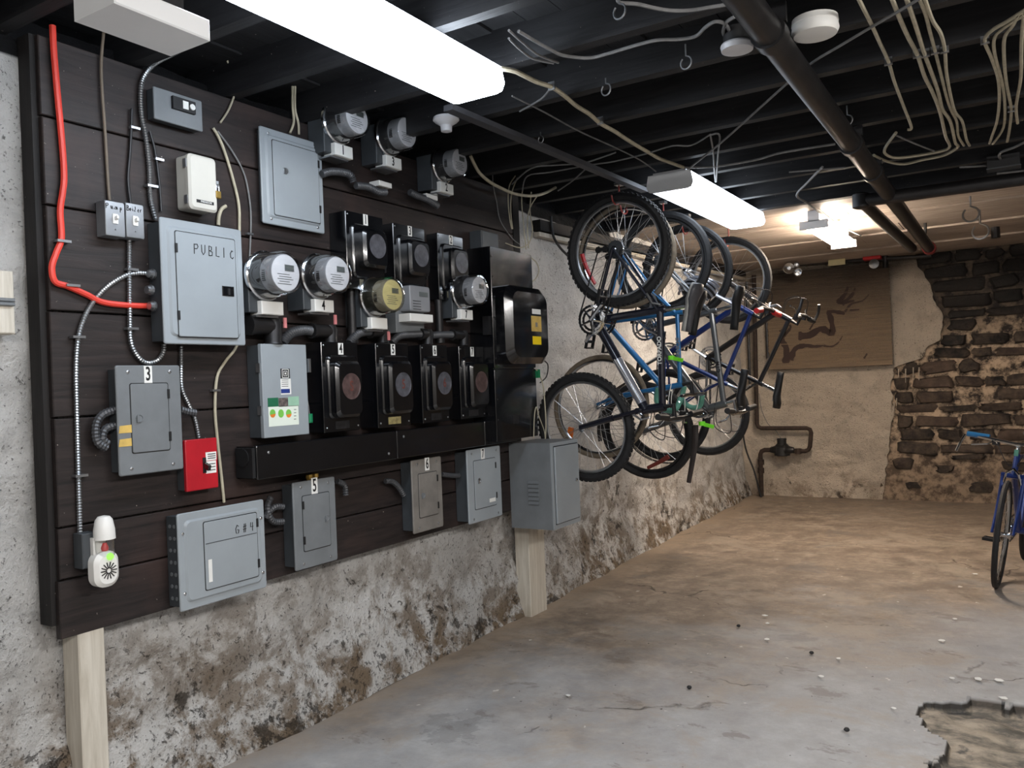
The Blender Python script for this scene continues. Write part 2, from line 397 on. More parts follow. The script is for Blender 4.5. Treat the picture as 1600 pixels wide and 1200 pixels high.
STK = {  # handwritten strokes in a unit box
 'P': [[(0, 0), (.02, 1)], [(0, .95), (.5, .98), (.6, .75), (.45, .52), (.03, .5)]],
 'U': [[(0, 1), (.02, .3), (.25, .02), (.5, .25), (.55, 1)]],
 'B': [[(0, 0), (.03, 1), (.45, .9), (.4, .6), (.05, .52), (.55, .4), (.5, .05), (0, 0)]],
 'L': [[(.05, 1), (.0, .05), (.5, .02)]], 'I': [[(.15, 1), (.12, 0)]],
 'C': [[(.5, .75), (.3, .8), (.05, .5), (.1, .1), (.4, 0), (.55, .15)]],
 'u': [[(0, .6), (.05, .1), (.3, .05), (.42, .6)], [(.42, .6), (.46, 0)]],
 'm': [[(0, 0), (.03, .55), (.2, .55), (.24, .05)], [(.24, .4), (.4, .58), (.5, .05)]],
 'p': [[(.05, .55), (.0, -.4)], [(.03, .5), (.35, .5), (.35, .1), (.05, .08)]],
 'o': [[(.2, .55), (0, .3), (.2, 0), (.42, .25), (.2, .55)]],
 'i': [[(.1, .55), (.12, 0)], [(.1, .8), (.11, .86)]],
 'l': [[(.1, 1), (.12, 0)]], 'e': [[(.0, .3), (.4, .32), (.25, .56), (.02, .35), (.1, .03), (.4, .05)]],
 'r': [[(.02, .55), (.06, 0)], [(.06, .35), (.3, .56)]],
 'G': [[(.55, .85), (.3, 1), (0, .6), (.1, .1), (.5, .05), (.6, .45), (.3, .45)]],
 '#': [[(.15, 0), (.25, 1)], [(.42, 0), (.5, 1)], [(0, .35), (.6, .4)], [(.02, .66), (.62, .7)]],
 '4': [[(.1, 1), (.02, .5), (.55, .5)], [(.45, 1), (.4, 0)]],
}
def scrawl(s, x, y, z, h, adv, parent, mat=None, r=.0016):
    cy = y; o = None
    for ch in s:
        mb = MB()
        for st in STK[ch]:
            mb.tube([(x, cy + a * h * .75, z + b * h + random.uniform(-1, 1) * h * .02) for a, b in st], r, 5)
        o = part('handwritten_letter', mb, mat or ink, parent); cy += adv
    return o

# ================================================================== STRUCTURE
def wall_x(y, z):
    b = .035 - max(0, y - 4.3) * .026
    f = max(0, (.42 - z) / .42); b += .085 * f ** 1.6
    n = noise.fractal(Vector((y * 1.3, z * 1.6, 1.7)), .9, 2.1, 5) * .022
    # rubble stones under the whitewash
    q = noise.voronoi(Vector((y * 1.9, z * 4.2, .5)))[0]; st = min(.022, (q[1] - q[0]) * .05)
    m = noise.fractal(Vector((y * 9, z * 11, 4)), .7, 2, 4) * .0075
    v = b + n * .8 + st - .01 + m
    if 1.3 < y < 4.35 and z > .6: v = min(v, .05)
    return v
mb = MB(); ys = [i * .026 - 2.6 for i in range(int(12.35 / .026) + 1)]; zs = [i * .026 for i in range(102)]
for y in ys:
    for z in zs: mb.v.append((wall_x(y, z), y, z))
nz = len(zs)
for i in range(len(ys) - 1):
    for j in range(nz - 1): mb.f.append((i * nz + j, (i + 1) * nz + j, (i + 1) * nz + j + 1, i * nz + j + 1)); mb.mi.append(0)
o = struct('wall_left', mb, wall_m)
o.data.set_sharp_from_angle(angle=math.radians(179))

# floor with the broken pit
pit_px = [(1431, 1100), (1442, 1096), (1472, 1097), (1507, 1097), (1512, 1091), (1532, 1092), (1552, 1097), (1575, 1105), (1600, 1105), (1680, 1112), (1720, 1300),
          (1470, 1300), (1455, 1200), (1450, 1187), (1460, 1192), (1472, 1187), (1480, 1165), (1472, 1147), (1460, 1142), (1440, 1130), (1435, 1115)]
pit = [onZ(a, b, 0) for a, b in pit_px]
def inpoly(x, y):
    c = False; n = len(pit); j = n - 1
    for i in range(n):
        a, b = pit[i], pit[j]
        if (a.y > y) != (b.y > y) and x < (b.x - a.x) * (y - a.y) / (b.y - a.y) + a.x: c = not c
        j = i
    return c
def axis(lo, hi, a, b, c, f):
    out = []; x = lo
    while x < hi:
        out.append(x); x += f if a <= x < b else c
    out.append(hi); return out
xs = axis(-.25, 6.0, 2.2, 3.0, .07, .014); yf = axis(-2.6, 9.9, 2.5, 3.9, .07, .016)
mb = MB(); hole = []
for y in yf:
    for x in xs:
        z = noise.fractal(Vector((x * .8, y * .8, 9)), 1, 2, 4) * .008
        h = 0.
        if 2.1 < x < 3.2 and 2.3 < y < 4:
            k = noise.noise(Vector((x * 12, y * 12, 3))) * .03; k2 = noise.noise(Vector((x * 12, y * 12, 8))) * .03
            if inpoly(x + k, y + k2): h = 1.; z += -.035 + noise.fractal(Vector((x * 7, y * 11, 2)), 1, 2, 4) * .018
        if x > 5.9 or y > 9.7 or y < -2.5: z = 0
        mb.v.append((x, y, z)); hole.append(h)
nx = len(xs)
for i in range(len(yf) - 1):
    for j in range(nx - 1): mb.f.append((i * nx + j, i * nx + j + 1, (i + 1) * nx + j + 1, (i + 1) * nx + j)); mb.mi.append(0)
o = struct('floor', mb, floor_m)
at = o.data.attributes.new('hole', 'FLOAT', 'POINT'); at.data.foreach_set('value', hole)

# back wall: plaster / mortar, split along the ragged edge of the plaster
YB = 9.65
edge_px = [(1428, 400), (1440, 425), (1452, 440), (1460, 470), (1474, 490), (1470, 530), (1450, 542), (1440, 560), (1400, 572), (1392, 600), (1397, 640), (1390, 690), (1385, 740), (1380, 775)]
edge = [onY(a, b, YB) for a, b in edge_px]
def edge_at(z):
    if z >= edge[0].z: return edge[0].x
    for a, b in zip(edge, edge[1:]):
        if b.z <= z <= a.z: return a.x + (b.x - a.x) * (a.z - z) / (a.z - b.z)
    return edge[-1].x
for which in ('plaster', 'mortar'):
    mb = MB(); zz = [i * .03 for i in range(89)]; N = 90
    for z in zz:
        e = edge_at(z) + noise.noise(Vector((0, z * 14, 5))) * .03
        lo, hi = (-.35, e) if which == 'plaster' else (e - .04, 6.0)
        for i in range(N + 1):
            x = lo + (hi - lo) * i / N
            if which == 'plaster': q = noise.voronoi(Vector((x * 2.2, z * 5.2, 2.5)))[0]; y = YB - .030 + noise.fractal(Vector((x * 3, z * 5, 1)), .8, 2, 5) * .014 - min(.02, (q[1] - q[0]) * .05)
            else:
                y = YB + .0 + noise.fractal(Vector((x * 5, z * 6, 3)), 1, 2, 4) * .032
                if z < .42: y -= .03 * min(1, (.42 - z) / .15)
            mb.v.append((x, y, z))
    for i in range(len(zz) - 1):
        for j in range(N): mb.f.append((i * (N + 1) + j, i * (N + 1) + j + 1, (i + 1) * (N + 1) + j + 1, (i + 1) * (N + 1) + j)); mb.mi.append(0)
    if which == 'plaster':   # broken lip of the plaster
        n0 = len(mb.v)
        for i in range(len(zz)):
            v = mb.v[i * (N + 1) + N]; mb.v.append((v[0], YB + .05, v[2]))
        for i in range(len(zz) - 1): mb.f.append((i * (N + 1) + N, n0 + i, n0 + i + 1, (i + 1) * (N + 1) + N)); mb.mi.append(0)
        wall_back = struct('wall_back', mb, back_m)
    else:
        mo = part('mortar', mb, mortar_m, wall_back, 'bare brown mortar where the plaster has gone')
# stones of the bare part, each a piece
def brick(x0, x1, z0, z1, prj, tilt=0):
    mb = MB(); r = min(x1 - x0, z1 - z0) * .28; P = rrect(x0, x1, z0, z1, r, 2); n = len(P); cx = (x0 + x1) / 2; cz = (z0 + z1) / 2
    vs = []
    jit = [(random.uniform(-.020, .020), random.uniform(-.015, .015)) for _ in P]
    for y, s in ((YB + .05, 1), (YB - prj * .45, 1.0), (YB - prj, .84)):
        for (x, z), (a, b) in zip(P, jit): vs.append((cx + (x - cx) * s + a, y + a * .6, cz + (z - cz) * s + b + tilt * (x - cx)))
    fs = []
    for l in range(2):
        for i in range(n): j = (i + 1) % n; fs.append((l * n + i, (l + 1) * n + i, (l + 1) * n + j, l * n + j))
    fs.append(tuple(range(2 * n, 3 * n))); mb.add(vs, fs)
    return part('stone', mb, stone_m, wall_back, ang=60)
z = .50
while z < 2.52:
    h = random.choice([.085, .10, .115, .13, .15]); x = edge_at(z + h / 2) + random.uniform(.0, .10)
    while x < 3.6:
        L = random.choice([.16, .24, .32, .38, .46])
        if random.random() > .08:
            brick(x, x + L, z + random.uniform(-.008, .008), z + h - random.uniform(0, .02), random.uniform(.02, .06), random.uniform(-.04, .04))
        x += L + random.uniform(.018, .045)
    z += h + random.uniform(.018, .035)
for x, zz_, L, h in ((1.5, .34, .2, .1), (1.9, .3, .16, .08), (2.2, .12, .22, .09), (1.62, .12, .13, .08), (2.5, .33, .3, .1), (2.05, .44, .3, .05), (2.9, .15, .3, .1), (3.2, .33, .25, .1)):
    brick(x, x + L, zz_, zz_ + h, .045)
# drips of cream paint over the stone edge
mb = MB()
for px, py, l in ((1404, 576, 14), (1415, 576, 22), (1427, 574, 20), (1436, 574, 20), (1392, 625, 18), (1397, 628, 22), (1401, 622, 12)):
    a = onY(px, py, YB - .065); b = onY(px, py + l, YB - .07); mb.tube([a, b], [.007, .004], 6)
part('paint_drip', mb, back_m, wall_back, 'cream paint runs over the stones', kind='stuff')

# other walls (behind / beside the camera)
struct('wall_right', MB().box(6.0, 6.1, -2.7, 9.9, 0, 2.8), other_m)
struct('wall_rear', MB().box(-.2, 6.1, -2.7, -2.6, 0, 2.8), other_m)
# ceiling: decking boards + joists, then pale planks
ceil = struct('ceiling', MB().box(-.3, 6.1, -2.7, 9.9, 2.78, 2.9), deck_m)
x = -.2; k = 0
while x < 6.0:
    part('decking_board', MB().box(x, x + .138, -2.6, 5.95, 2.702 - .004 * (k % 3), 2.785), deck_m, ceil); x += .145; k += 1
ZJ = 2.56
y = -2.35; JY = []
while y < 5.85:
    jb = MB().box(-.1, 6.05, y, y + .05, ZJ, 2.71); part('joist', jb, joist_m, ceil); JY.append(y); y += .41
part('beam', MB().box(-.1, 6.05, 5.86, 5.93, ZJ - .005, 2.76), joist_m, ceil)
# pale planks beyond the joists, running across, with butt joints and a pale lath
y = 5.94; k = 0
while y < 9.7:
    wd = .47; x = -.3 + (k * .63) % 1.0 - 1.0
    while x < 6:
        L = 2.3; a = max(x, -.3); b = min(x + L - .006, 6.05)
        if b > a: part('ceiling_plank', MB().box(a, b, y, y + wd - .012, ZJ + .012 + .016 * (k % 2) + random.uniform(0, .005), ZJ + .09), pale_plank, ceil)
        x += L
    y += wd; k += 1

# ================================================================== LIGHTS
frame_w = paint('white_fixture_enamel', (222, 224, 226), .4, 0, .02, 5, 0)
def wrap_light(label, x0, x1, y0, y1, z0, z1, col, s, ends=False):
    t = thing('fluorescent_light', label, 'ceiling light', ((x0 + x1) / 2, (y0 + y1) / 2, z1))
    part('housing', MB().box(x0 + .035, x1 - .035, y0 + .01, y1 - .01, z1 - .03, z1), frame_w, t)
    e = .022 if ends else .001
    xm0, xm1 = x0, x1
    P = [(x0 + .012, z1 - .012), (x0, z0 + .03), (x0 + .012, z0 + .006), (x0 + .035, z0), (x1 - .035, z0), (x1 - .012, z0 + .006), (x1, z0 + .03), (x1 - .012, z1 - .012)]
    mb = MB(); m = len(P); vs = [(p[0], y, p[1]) for y in (y0 + e, y1 - .001) for p in P]
    mb.add(vs, [(i, i + 1, m + i + 1, m + i) for i in range(m - 1)])
    if not ends: mb.f.append(tuple(range(m))); mb.mi.append(0)
    mb.f.append(tuple(reversed(range(m, 2 * m)))); mb.mi.append(0)
    part('diffuser', mb, emit('lit_diffuser', col, s), t)
    for yy in (y0,) if ends else ():
        c = MB(); vs = [(x0 - .004 + (x1 - x0 + .008) * ((p[0] - x0) / (x1 - x0)), q, p[1] - (.004 if p[1] < z0 + .01 else 0)) for q in (yy, yy + e) for p in P]
        fs = [tuple(range(m)), tuple(reversed(range(m, 2 * m)))] + [(i, (i + 1) % m, m + (i + 1) % m, m + i) for i in range(m)]
        c.add(vs, fs); part('end_cap', c, frame_w, t)
    return t
cool = (.80, .89, 1.0)
wrap_light('nearest big white fluorescent light over the electrical boards', .93, 1.17, 1.12 - .02, 2.53, 2.45, 2.555, cool, LAMP_NEAR)
wrap_light('middle white fluorescent light beside the hanging bikes', .94, 1.20, 4.40, 5.93, 2.45, 2.555, cool, LAMP_MID, ends=True)
wrap_light('added fill light out of view behind the camera', 3.6, 3.85, -1.2, .2, 2.45, 2.555, (1, .97, .94), ADDED_FILL)  # added fill lamp, put in to brighten the floor and panels
wrap_light('added fill light out of view to the right of the camera', 4.1, 4.4, 1.2, 2.7, 2.45, 2.555, (1, .97, .94), ADDED_FILL * .6)  # second added fill lamp, weaker, also lifts floor and panels
t = thing('fluorescent_light', 'farthest small warm lit light under the pale ceiling planks', 'ceiling light', (1.45, 7.0, 2.56))
part('housing', MB().box(1.41, 1.49, 6.3, 7.5, 2.50, 2.578), frame_w, t)
for xx in (1.375, 1.45, 1.525):
    part('tube', MB().lathe((xx, 6.33, 2.485 if xx != 1.45 else 2.465), (0, 1, 0), [(0, .012), (.01, .018), (1.13, .018), (1.14, .012)], 10), emit('lit_warm_tube', (1, .84, .68), LAMP_FAR * 3), t)
for yy in (6.30, 7.48): part('lamp_holder', MB().box(1.35, 1.55, yy, yy + .025, 2.445, 2.505), frame_w, t)

# ================================================================== ELECTRICAL BACKBOARD
XB = .14
YL, YR = onX(80, 600, XB).y, 4.24
bb = thing('backboard', 'dark brown plank backboard carrying all the meters and panels', 'board', (.1, YL, .66))
seams = [.655, .84, 1.005, 1.35, 1.687, 2.02, 2.30, 2.556]
for i, (a, b) in enumerate(zip(seams, seams[1:])):
    xo = [0, -.002, .002, -.001, .001, 0, -.002][i]
    part('plank', MB().box(.112, XB - .002 + xo, YL + random.uniform(0, .01), YR, a + .003, b - .003, .003), plank_m, bb)
part('furring_strip', MB().box(.05, .116, YL - .014, YL + .03, .70, 2.556), edge_m, bb, 'black vertical edge timber')
part('furring_strip', MB().box(.05, .112, YR - .06, YR, .70, 2.556), edge_m, bb)
# white posts
p1 = thing('post', 'white painted timber post under the left end of the backboard', 'post', (.09, 1.56, 0))
a = onX(122, 990, .135).y; b = onX(163, 975, .135).y
part('timber', MB().box(.045, .135, a, b, -.004, .667, .004), post_m, p1)
p2 = thing('post', 'white painted timber post under the vented grey cabinet', 'post', (.12, 4.3, 0))
a = onX(828, 900, .165).y; b = onX(853, 900, .165).y
part('timber', MB().box(.07, .165, a, b, -.004, .56, .004), post_m, p2)

def wb(bl, tl, tr, bo, back=XB):
    y0 = onX(bl[0], bl[1], back).y
    mx, my = (tl[0] + bo[0]) / 2, (tl[1] + bo[1]) / 2
    xf = onY(mx, my, y0).x
    return y0, onX(tr[0], tr[1], xf).y, onX(bo[0], bo[1], xf).z, onX(tl[0], tl[1], xf).z, xf
def sticker(parent, num, x, y, z, w=.024, h=.05, tilt=0):
    s = part('number_sticker', MB().box(x, x + .0012, y - w / 2, y + w / 2, z - h / 2, z + h / 2), white_st, parent)
    lettering(num, h * 1.12, ink, s, (x + .0014, y, z), sx=.62, name='numeral', bold=.0012)
    return s

def panel(name, label, geo, mat, body_mat, flange=True, inset=.012, door=None, group=None, door_mat=None, knock=0, screws_at=True, latch='ring', latch_at=(.2, .5), hinge_side=1, raised=False):
    y0, y1, z0, z1, xf = geo
    t = thing(name, label, 'electrical panel', (XB, (y0 + y1) / 2, z0), group)
    i = inset if flange else 0
    part('enclosure', MB().box(XB + .001, xf - .006, y0 + i, y1 - i, z0 + i, z1 - i, .002), body_mat, t)
    cv = part('cover', MB().plate(xf - .008, xf, rrect(y0, y1, z0, z1, .008), .003), mat, t)
    if raised:
        part('cover_rim', MB().plate(xf - .001, xf + .007, rrect(y0 + .022, y1 - .022, z0 + .025, z1 - .025, .02), .008), mat, t)
        xd = xf + .007
    else: xd = xf
    if door:
        a, b, c, d = door  # fractions y0 y1 z0 z1
        Y0, Y1, Z0, Z1 = y0 + (y1 - y0) * a, y0 + (y1 - y0) * b, z0 + (z1 - z0) * c, z0 + (z1 - z0) * d
        # dark recessed gap line, then the door leaf
        part('door_gap', MB().plate(xd - .002, xd + .0006, rrect(Y0 - .003, Y1 + .003, Z0 - .003, Z1 + .003, .008)), black_matt, t)
        dr = part('door', MB().plate(xd - .001, xd + .0035, rrect(Y0, Y1, Z0, Z1, .007), .0015), door_mat or mat, t)
        hy = Y1 if hinge_side > 0 else Y0
        for zz in (Z0 + (Z1 - Z0) * .2, Z0 + (Z1 - Z0) * .84):
            part('hinge', MB().box(xd + .001, xd + .006, hy - .004, hy + .005, zz - .016, zz + .016), black_matt, dr)
        ly, lz = Y0 + (Y1 - Y0) * latch_at[0], Z0 + (Z1 - Z0) * latch_at[1]
        if latch == 'ring':
            m = MB(); m.lathe((xd + .003, ly, lz), (1, 0, 0), [(0, .014), (.004, .014), (.004, .010), (.002, .009)], 14); m.box(xd + .004, xd + .010, ly - .012, ly - .006, lz - .014, lz + .008)
            part('latch', m, steel if mat is grey else grey_dull, dr)
        elif latch == 'slide':
            part('latch', MB().box(xd + .002, xd + .008, ly - .026, ly + .026, lz - .018, lz + .018, .002), black, dr)
            part('latch_slider', MB().box(xd + .008, xd + .013, ly - .006, ly + .004, lz - .014, lz + .010), black_matt, dr)
    if screws_at:
        m = MB(); dy, dz = .022, .022
        screws(m, xf, [(y0 + dy + .02, z0 + dz), (y1 - dy - .02, z0 + dz), (y0 + dy + .02, z1 - dz), (y1 - dy - .02, z1 - dz)])
        part('cover_screws', m, steel, t, kind='stuff')
    return t, (y0, y1, z0, z1, xf)

# Public panel
t, g = panel('breaker_box', 'large light grey breaker panel handwritten public', wb((229, 445), (249, 338), (377, 357), (258, 537)), grey, grey_dark, door=(.15, .88, .06, .9), latch='slide', latch_at=(.84, .47), hinge_side=-1, raised=True, screws_at=False)
scrawl('PUBLIC', g[4] + .0115, g[0] + .125, g[3] - .115, .036, .031, t)
m = MB()
for px, py in ((236, 428), (233, 453), (237, 478)):
    q = onX(px, py, XB + .045); m.lathe((q.x, q.y - .01, q.z), (0, 1, 0), [(0, .014), (.012, .014), (.012, .018), (.02, .018)], 10)
part('cable_connector', m, steel, t, kind='stuff')
# Upper middle
t, g = panel('breaker_box', 'blank light grey breaker panel right of the big light, no number', wb((400, 270), (404, 195), (502, 220), (413, 348)), grey, grey_dark, door=(.16, .9, .1, .88), latch='ring', latch_at=(.25, .62), raised=True)
# Small breaker box top left
g = wb((228, 160), (239, 134), (315, 150), (242, 185))
t = thing('breaker_box', 'small wide grey breaker box with black breakers at the top left', 'electrical box', (XB, g[0], g[2]))
part('enclosure', MB().box(XB + .001, g[4] - .004, g[0] + .004, g[1] - .004, g[2] + .004, g[3] - .004), grey_dark, t)
part('cover', MB().plate(g[4] - .006, g[4], rrect(g[0], g[1], g[2], g[3], .005), .002), grey_dull, t)
a = onX(267, 150, g[4]); b = onX(303, 180, g[4])
part('breaker', MB().box(g[4], g[4] + .012, a.y, b.y, b.z, a.z), black_matt, t)
part('breaker_label', MB().box(g[4] + .0125, g[4] + .014, a.y + (b.y - a.y) * .42, a.y + (b.y - a.y) * .66, b.z + .008, a.z - .008), white_st, t)
part('breaker_button', MB().lathe((g[4] + .012, a.y + (b.y - a.y) * .84, (a.z + b.z) / 2), (1, 0, 0), [(0, .011), (.004, .011)], 12), white_st, t)
# Beige box
g = wb((276, 285), (297, 238), (337, 247), (298, 325))
t = thing('timer_box', 'beige plastic box with a rounded lid and brass padlock', 'electrical box', (XB, g[0], g[2]))
part('enclosure', MB().plate(XB + .001, g[4] - .022, rrect(g[0], g[1], g[2] + .003, g[3] - .003, .012), .0), beige, t)
lid = part('lid', MB().plate(g[4] - .021, g[4], rrect(g[0] - .004, g[1] + .004, g[2], g[3], .016), .008), beige, t)
a = onX(307, 311, g[4]); b = onX(334, 321, g[4])
part('badge', MB().box(g[4], g[4] + .0012, a.y, b.y, b.z, a.z), ink, lid)
lettering('PARAGON', .0105, white_st, lid, (g[4] + .0016, (a.y + b.y) / 2 + .004, (a.z + b.z) / 2), sx=.95)
part('hinge', MB().box(g[4] - .03, g[4] - .012, g[0] - .007, g[0] + .002, g[3] - .05, g[3] - .02).box(g[4] - .03, g[4] - .012, g[0] - .007, g[0] + .002, g[2] + .02, g[2] + .05), steel, t)
hs = part('hasp', MB().box(g[4] - .035, g[4] - .004, g[1] + .001, g[1] + .012, g[2] + .095, g[2] + .12), steel, t)
m = MB().box(g[4] - .01, g[4] + .004, g[1] - .006, g[1] + .016, g[2] + .055, g[2] + .082, .002)
o = part('padlock', m, brass, t); m = MB().tube(smooth([(g[4] - .003, g[1] - .001, g[2] + .08), (g[4] - .003, g[1] - .001, g[2] + .1), (g[4] - .003, g[1] + .005, g[2] + .107), (g[4] - .003, g[1] + .011, g[2] + .1), (g[4] - .003, g[1] + .011, g[2] + .08)]), .0025, 6)
part('shackle', m, steel, o)
# switches
for lbl, word, bl, tl, tr, bo, adv in (('metal switch box handwritten pump with a toggle', 'Pump', (150, 345), (163, 312), (194, 316), (166, 367), .0165),
                                  ('metal switch box handwritten boiler with a toggle', 'Boiler', (184, 345), (196, 316), (224, 320), (198, 370), .0098)):
    y0, y1, z0, z1, xf = wb(bl, tl, tr, bo)
    if word == 'Boiler': y0 = onX(tl[0], tl[1], .19).y; xf = .19; y1 = onX(tr[0], tr[1], xf).y; z0 = onX(bo[0], bo[1], xf).z; z1 = onX(tl[0], tl[1], xf).z
    t = thing('light_switch', lbl, 'switch', (XB, y0, z0))
    part('outlet_box', MB().box(XB + .001, xf - .003, y0 + .001, y1 - .001, z0, z1), grey_dull, t)
    pl = part('switch_plate', MB().plate(xf - .003, xf, rrect(y0, y1, z0, z1, .006), .0015), steel, t)
    ym = (y0 + y1) / 2; zm = (z0 + z1) / 2
    part('toggle', MB().box(xf, xf + .003, ym - .009, ym + .009, zm - .016, zm + .016).obox((xf + .008, ym, zm + .002), (.008, 0, .002), (0, .004, 0), (0, 0, .005)), white_pl, t)
    m = MB(); screws(m, xf, [(ym, zm + .035), (ym, zm - .035)], .003); part('plate_screws', m, steel, pl, kind='stuff')
    scrawl(word, xf + .0008, y0 + .004, z1 - .026, .017, adv, t, r=.0011)
# Box 3
t, g = panel('breaker_box', 'worn dark grey breaker panel number 3 with two yellow tape scraps', wb((166, 660), (181, 571), (281, 572), (187, 745)), grey_dull, grey_dark, door=(.2, .78, .2, .83), latch='ring', latch_at=(.2, .5))
a = onX(231, 585, g[4]); sticker(t, '3', g[4] + .0005, a.y, a.z, .03, .058)
for py in (670, 691):
    a = onX(195, py, g[4]); part('tape_scrap', MB().plate(g[4], g[4] + .001, [(a.y - .022, a.z - .014), (a.y + .024, a.z - .014), (a.y + .024, a.z + .012), (a.y - .018, a.z + .010)]), tape_y, t, 'old yellow tape scrap')
g3 = g
# Red disconnect
g = wb((275, 725), (290, 688), (339, 685), (292, 769))
t = thing('safety_switch', 'small bright red switch box below panel 3', 'electrical box', (XB, g[0], g[2]))
part('enclosure', MB().box(XB + .001, g[4] - .012, g[0] + .003, g[1] - .003, g[2] + .004, g[3] - .004), grey_dark, t)
part('cover', MB().plate(g[4] - .014, g[4], rrect(g[0], g[1], g[2], g[3], .004), .003), red_pt, t, 'bright red cover')
for (ax_, ay_, bx_, by_) in ((321, 707, 338, 718), (321, 721, 338, 738)):
    a = onX(ax_, ay_, g[4]); b = onX(bx_, by_, g[4]); q = part('rating_label', MB().box(g[4], g[4] + .001, a.y, b.y, b.z, a.z), white_st, t)
    m = MB()
    for k in range(3): zz = b.z + (a.z - b.z) * (.25 + .25 * k); m.box(g[4] + .001, g[4] + .0015, a.y + .008, b.y - .004, zz - .0015, zz + .0015)
    part('print_lines', m, ink, q, kind='stuff')
a = onX(319, 727, g[4]); part('toggle_slot', MB().box(g[4], g[4] + .002, a.y - .006, a.y + .008, a.z - .028, a.z + .028), black_matt, t)
part('toggle', MB().obox((g[4] + .014, a.y + .001, a.z - .004), (.014, 0, -.006), (0, .006, 0), (.003, 0, .009)), black, t)

# Grey big disconnect with programme sticker
g = wb((387, 610), (408, 537), (478, 537), (413, 685)); y0, y1, z0, z1, xf = g
t = thing('safety_switch', 'tall light grey switch box with green and white sticker', 'electrical box', (XB, y0, z0))
part('enclosure', MB().box(XB + .001, xf - .02, y0 + .002, y1 - .006, z0 + .002, z1 - .004), grey_dark, t)
cv = part('door', MB().plate(xf - .018, xf, rrect(y0, y1, z0, z1, .004), .002), grey, t)
part('hinge', MB().box(xf - .03, xf - .008, y0 - .004, y0 + .002, z1 - .11, z1 - .075).box(xf - .03, xf - .008, y0 - .004, y0 + .002, z0 + .09, z0 + .125), steel, t)
def quad(px0, py0, px1, py1, x, th, mat, parent, name, label=None):
    a = onX(px0, py0, x); b = onX(px1, py1, x); return part(name, MB().box(x, x + th, a.y, b.y, b.z, a.z), mat, parent, label), a, b
n_, a, b = quad(438, 576, 453, 591, xf, .001, ink, cv, 'badge')
cy, cz = (a.y + b.y) / 2, (a.z + b.z) / 2; m = MB()
for s, w_ in ((.0165, .0025), (.009, .002)):
    for q in (-1, 1):
        m.box(xf + .001, xf + .0016, cy - s, cy + s, cz + q * s - w_ / 2, cz + q * s + w_ / 2); m.box(xf + .001, xf + .0016, cy + q * s - w_ / 2, cy + q * s + w_ / 2, cz - s, cz + s)
m.box(xf + .001, xf + .0016, cy - .003, cy + .003, cz - .004, cz + .004); part('emblem', m, white_st, cv)
n_, a, b = quad(438, 592, 455, 616, xf, .001, white_st, cv, 'rating_label')
n_, a, b = quad(439, 608, 453, 614, xf + .001, .0004, paint('blue_print', (40, 60, 130), .5), cv, 'blue_print')
m = MB()
for k in range(4): q = onX(440, 594 + k * 3.2, xf); m.box(xf + .001, xf + .0014, q.y, q.y + .034, q.z - .001, q.z + .001)
part('print_lines', m, ink, cv, kind='stuff')
# programme sticker
n_, a, b = quad(419, 636, 467, 663, xf, .001, paint('pale_sticker', (222, 230, 218), .5, 0, .02), cv, 'energy_sticker', 'white sticker with three round charts')
quad(418, 622, 435, 635, xf, .001, paint('deep_green_print', (30, 100, 70), .5), cv, 'sticker_header', 'dark green print'); quad(435, 622, 450, 635, xf, .001, paint('photo_print', (110, 100, 96), .5, 0, .5, 60), cv, 'sticker_photo'); quad(450, 620, 467, 634, xf, .001, paint('pale_green_print', (150, 190, 165), .5), cv, 'sticker_text')
gm = paint('chart_green', (120, 190, 80), .5); om = paint('chart_orange', (226, 130, 50), .5)
for px, top, bot in ((426, gm, om), (439, gm, gm), (451, gm, om)):
    q = onX(px, 646, xf + .001); m = MB(); P = [(q.y + .0145 * math.cos(u * PI / 8), q.z + .0165 * math.sin(u * PI / 8)) for u in range(16)]
    m.plate(xf + .001, xf + .0016, P); m2 = MB(); P2 = [(q.y + .0145 * math.cos(PI + .3 + u * PI / 8), q.z + .0165 * math.sin(PI + .3 + u * PI / 8)) for u in range(8)]; m2.plate(xf + .0016, xf + .002, P2)
    part('chart', m, top, cv); part('chart_sector', m2, bot, cv)
m = MB()
for k in range(4): q = onX(459, 640 + k * 5, xf); m.box(xf + .001, xf + .0014, q.y, q.y + .012, q.z - .0012, q.z + .0012)
part('print_lines', m, ink, cv, kind='stuff')
part('handle', MB().box(xf - .055, xf - .018, y1 - .008, y1 + .012, z1 - .17, z1 - .06).obox((xf - .015, y1 + .010, z1 - .085), (.022, 0, 0), (0, .006, 0), (0, 0, .028)), steel, t, 'pale switch handle on the side')
part('seal', MB().box(xf - .012, xf + .004, y1 + .002, y1 + .020, z0 + .045, z0 + .082, .003), green_tag, t, 'green seal'); part('seal_wire', MB().tube(smooth([(xf - .004, y1 + .008, z0 + .08), (xf - .002, y1 + .002, z0 + .12), (xf - .006, y1 - .003, z0 + .15)]), .0015, 5), steel, t)

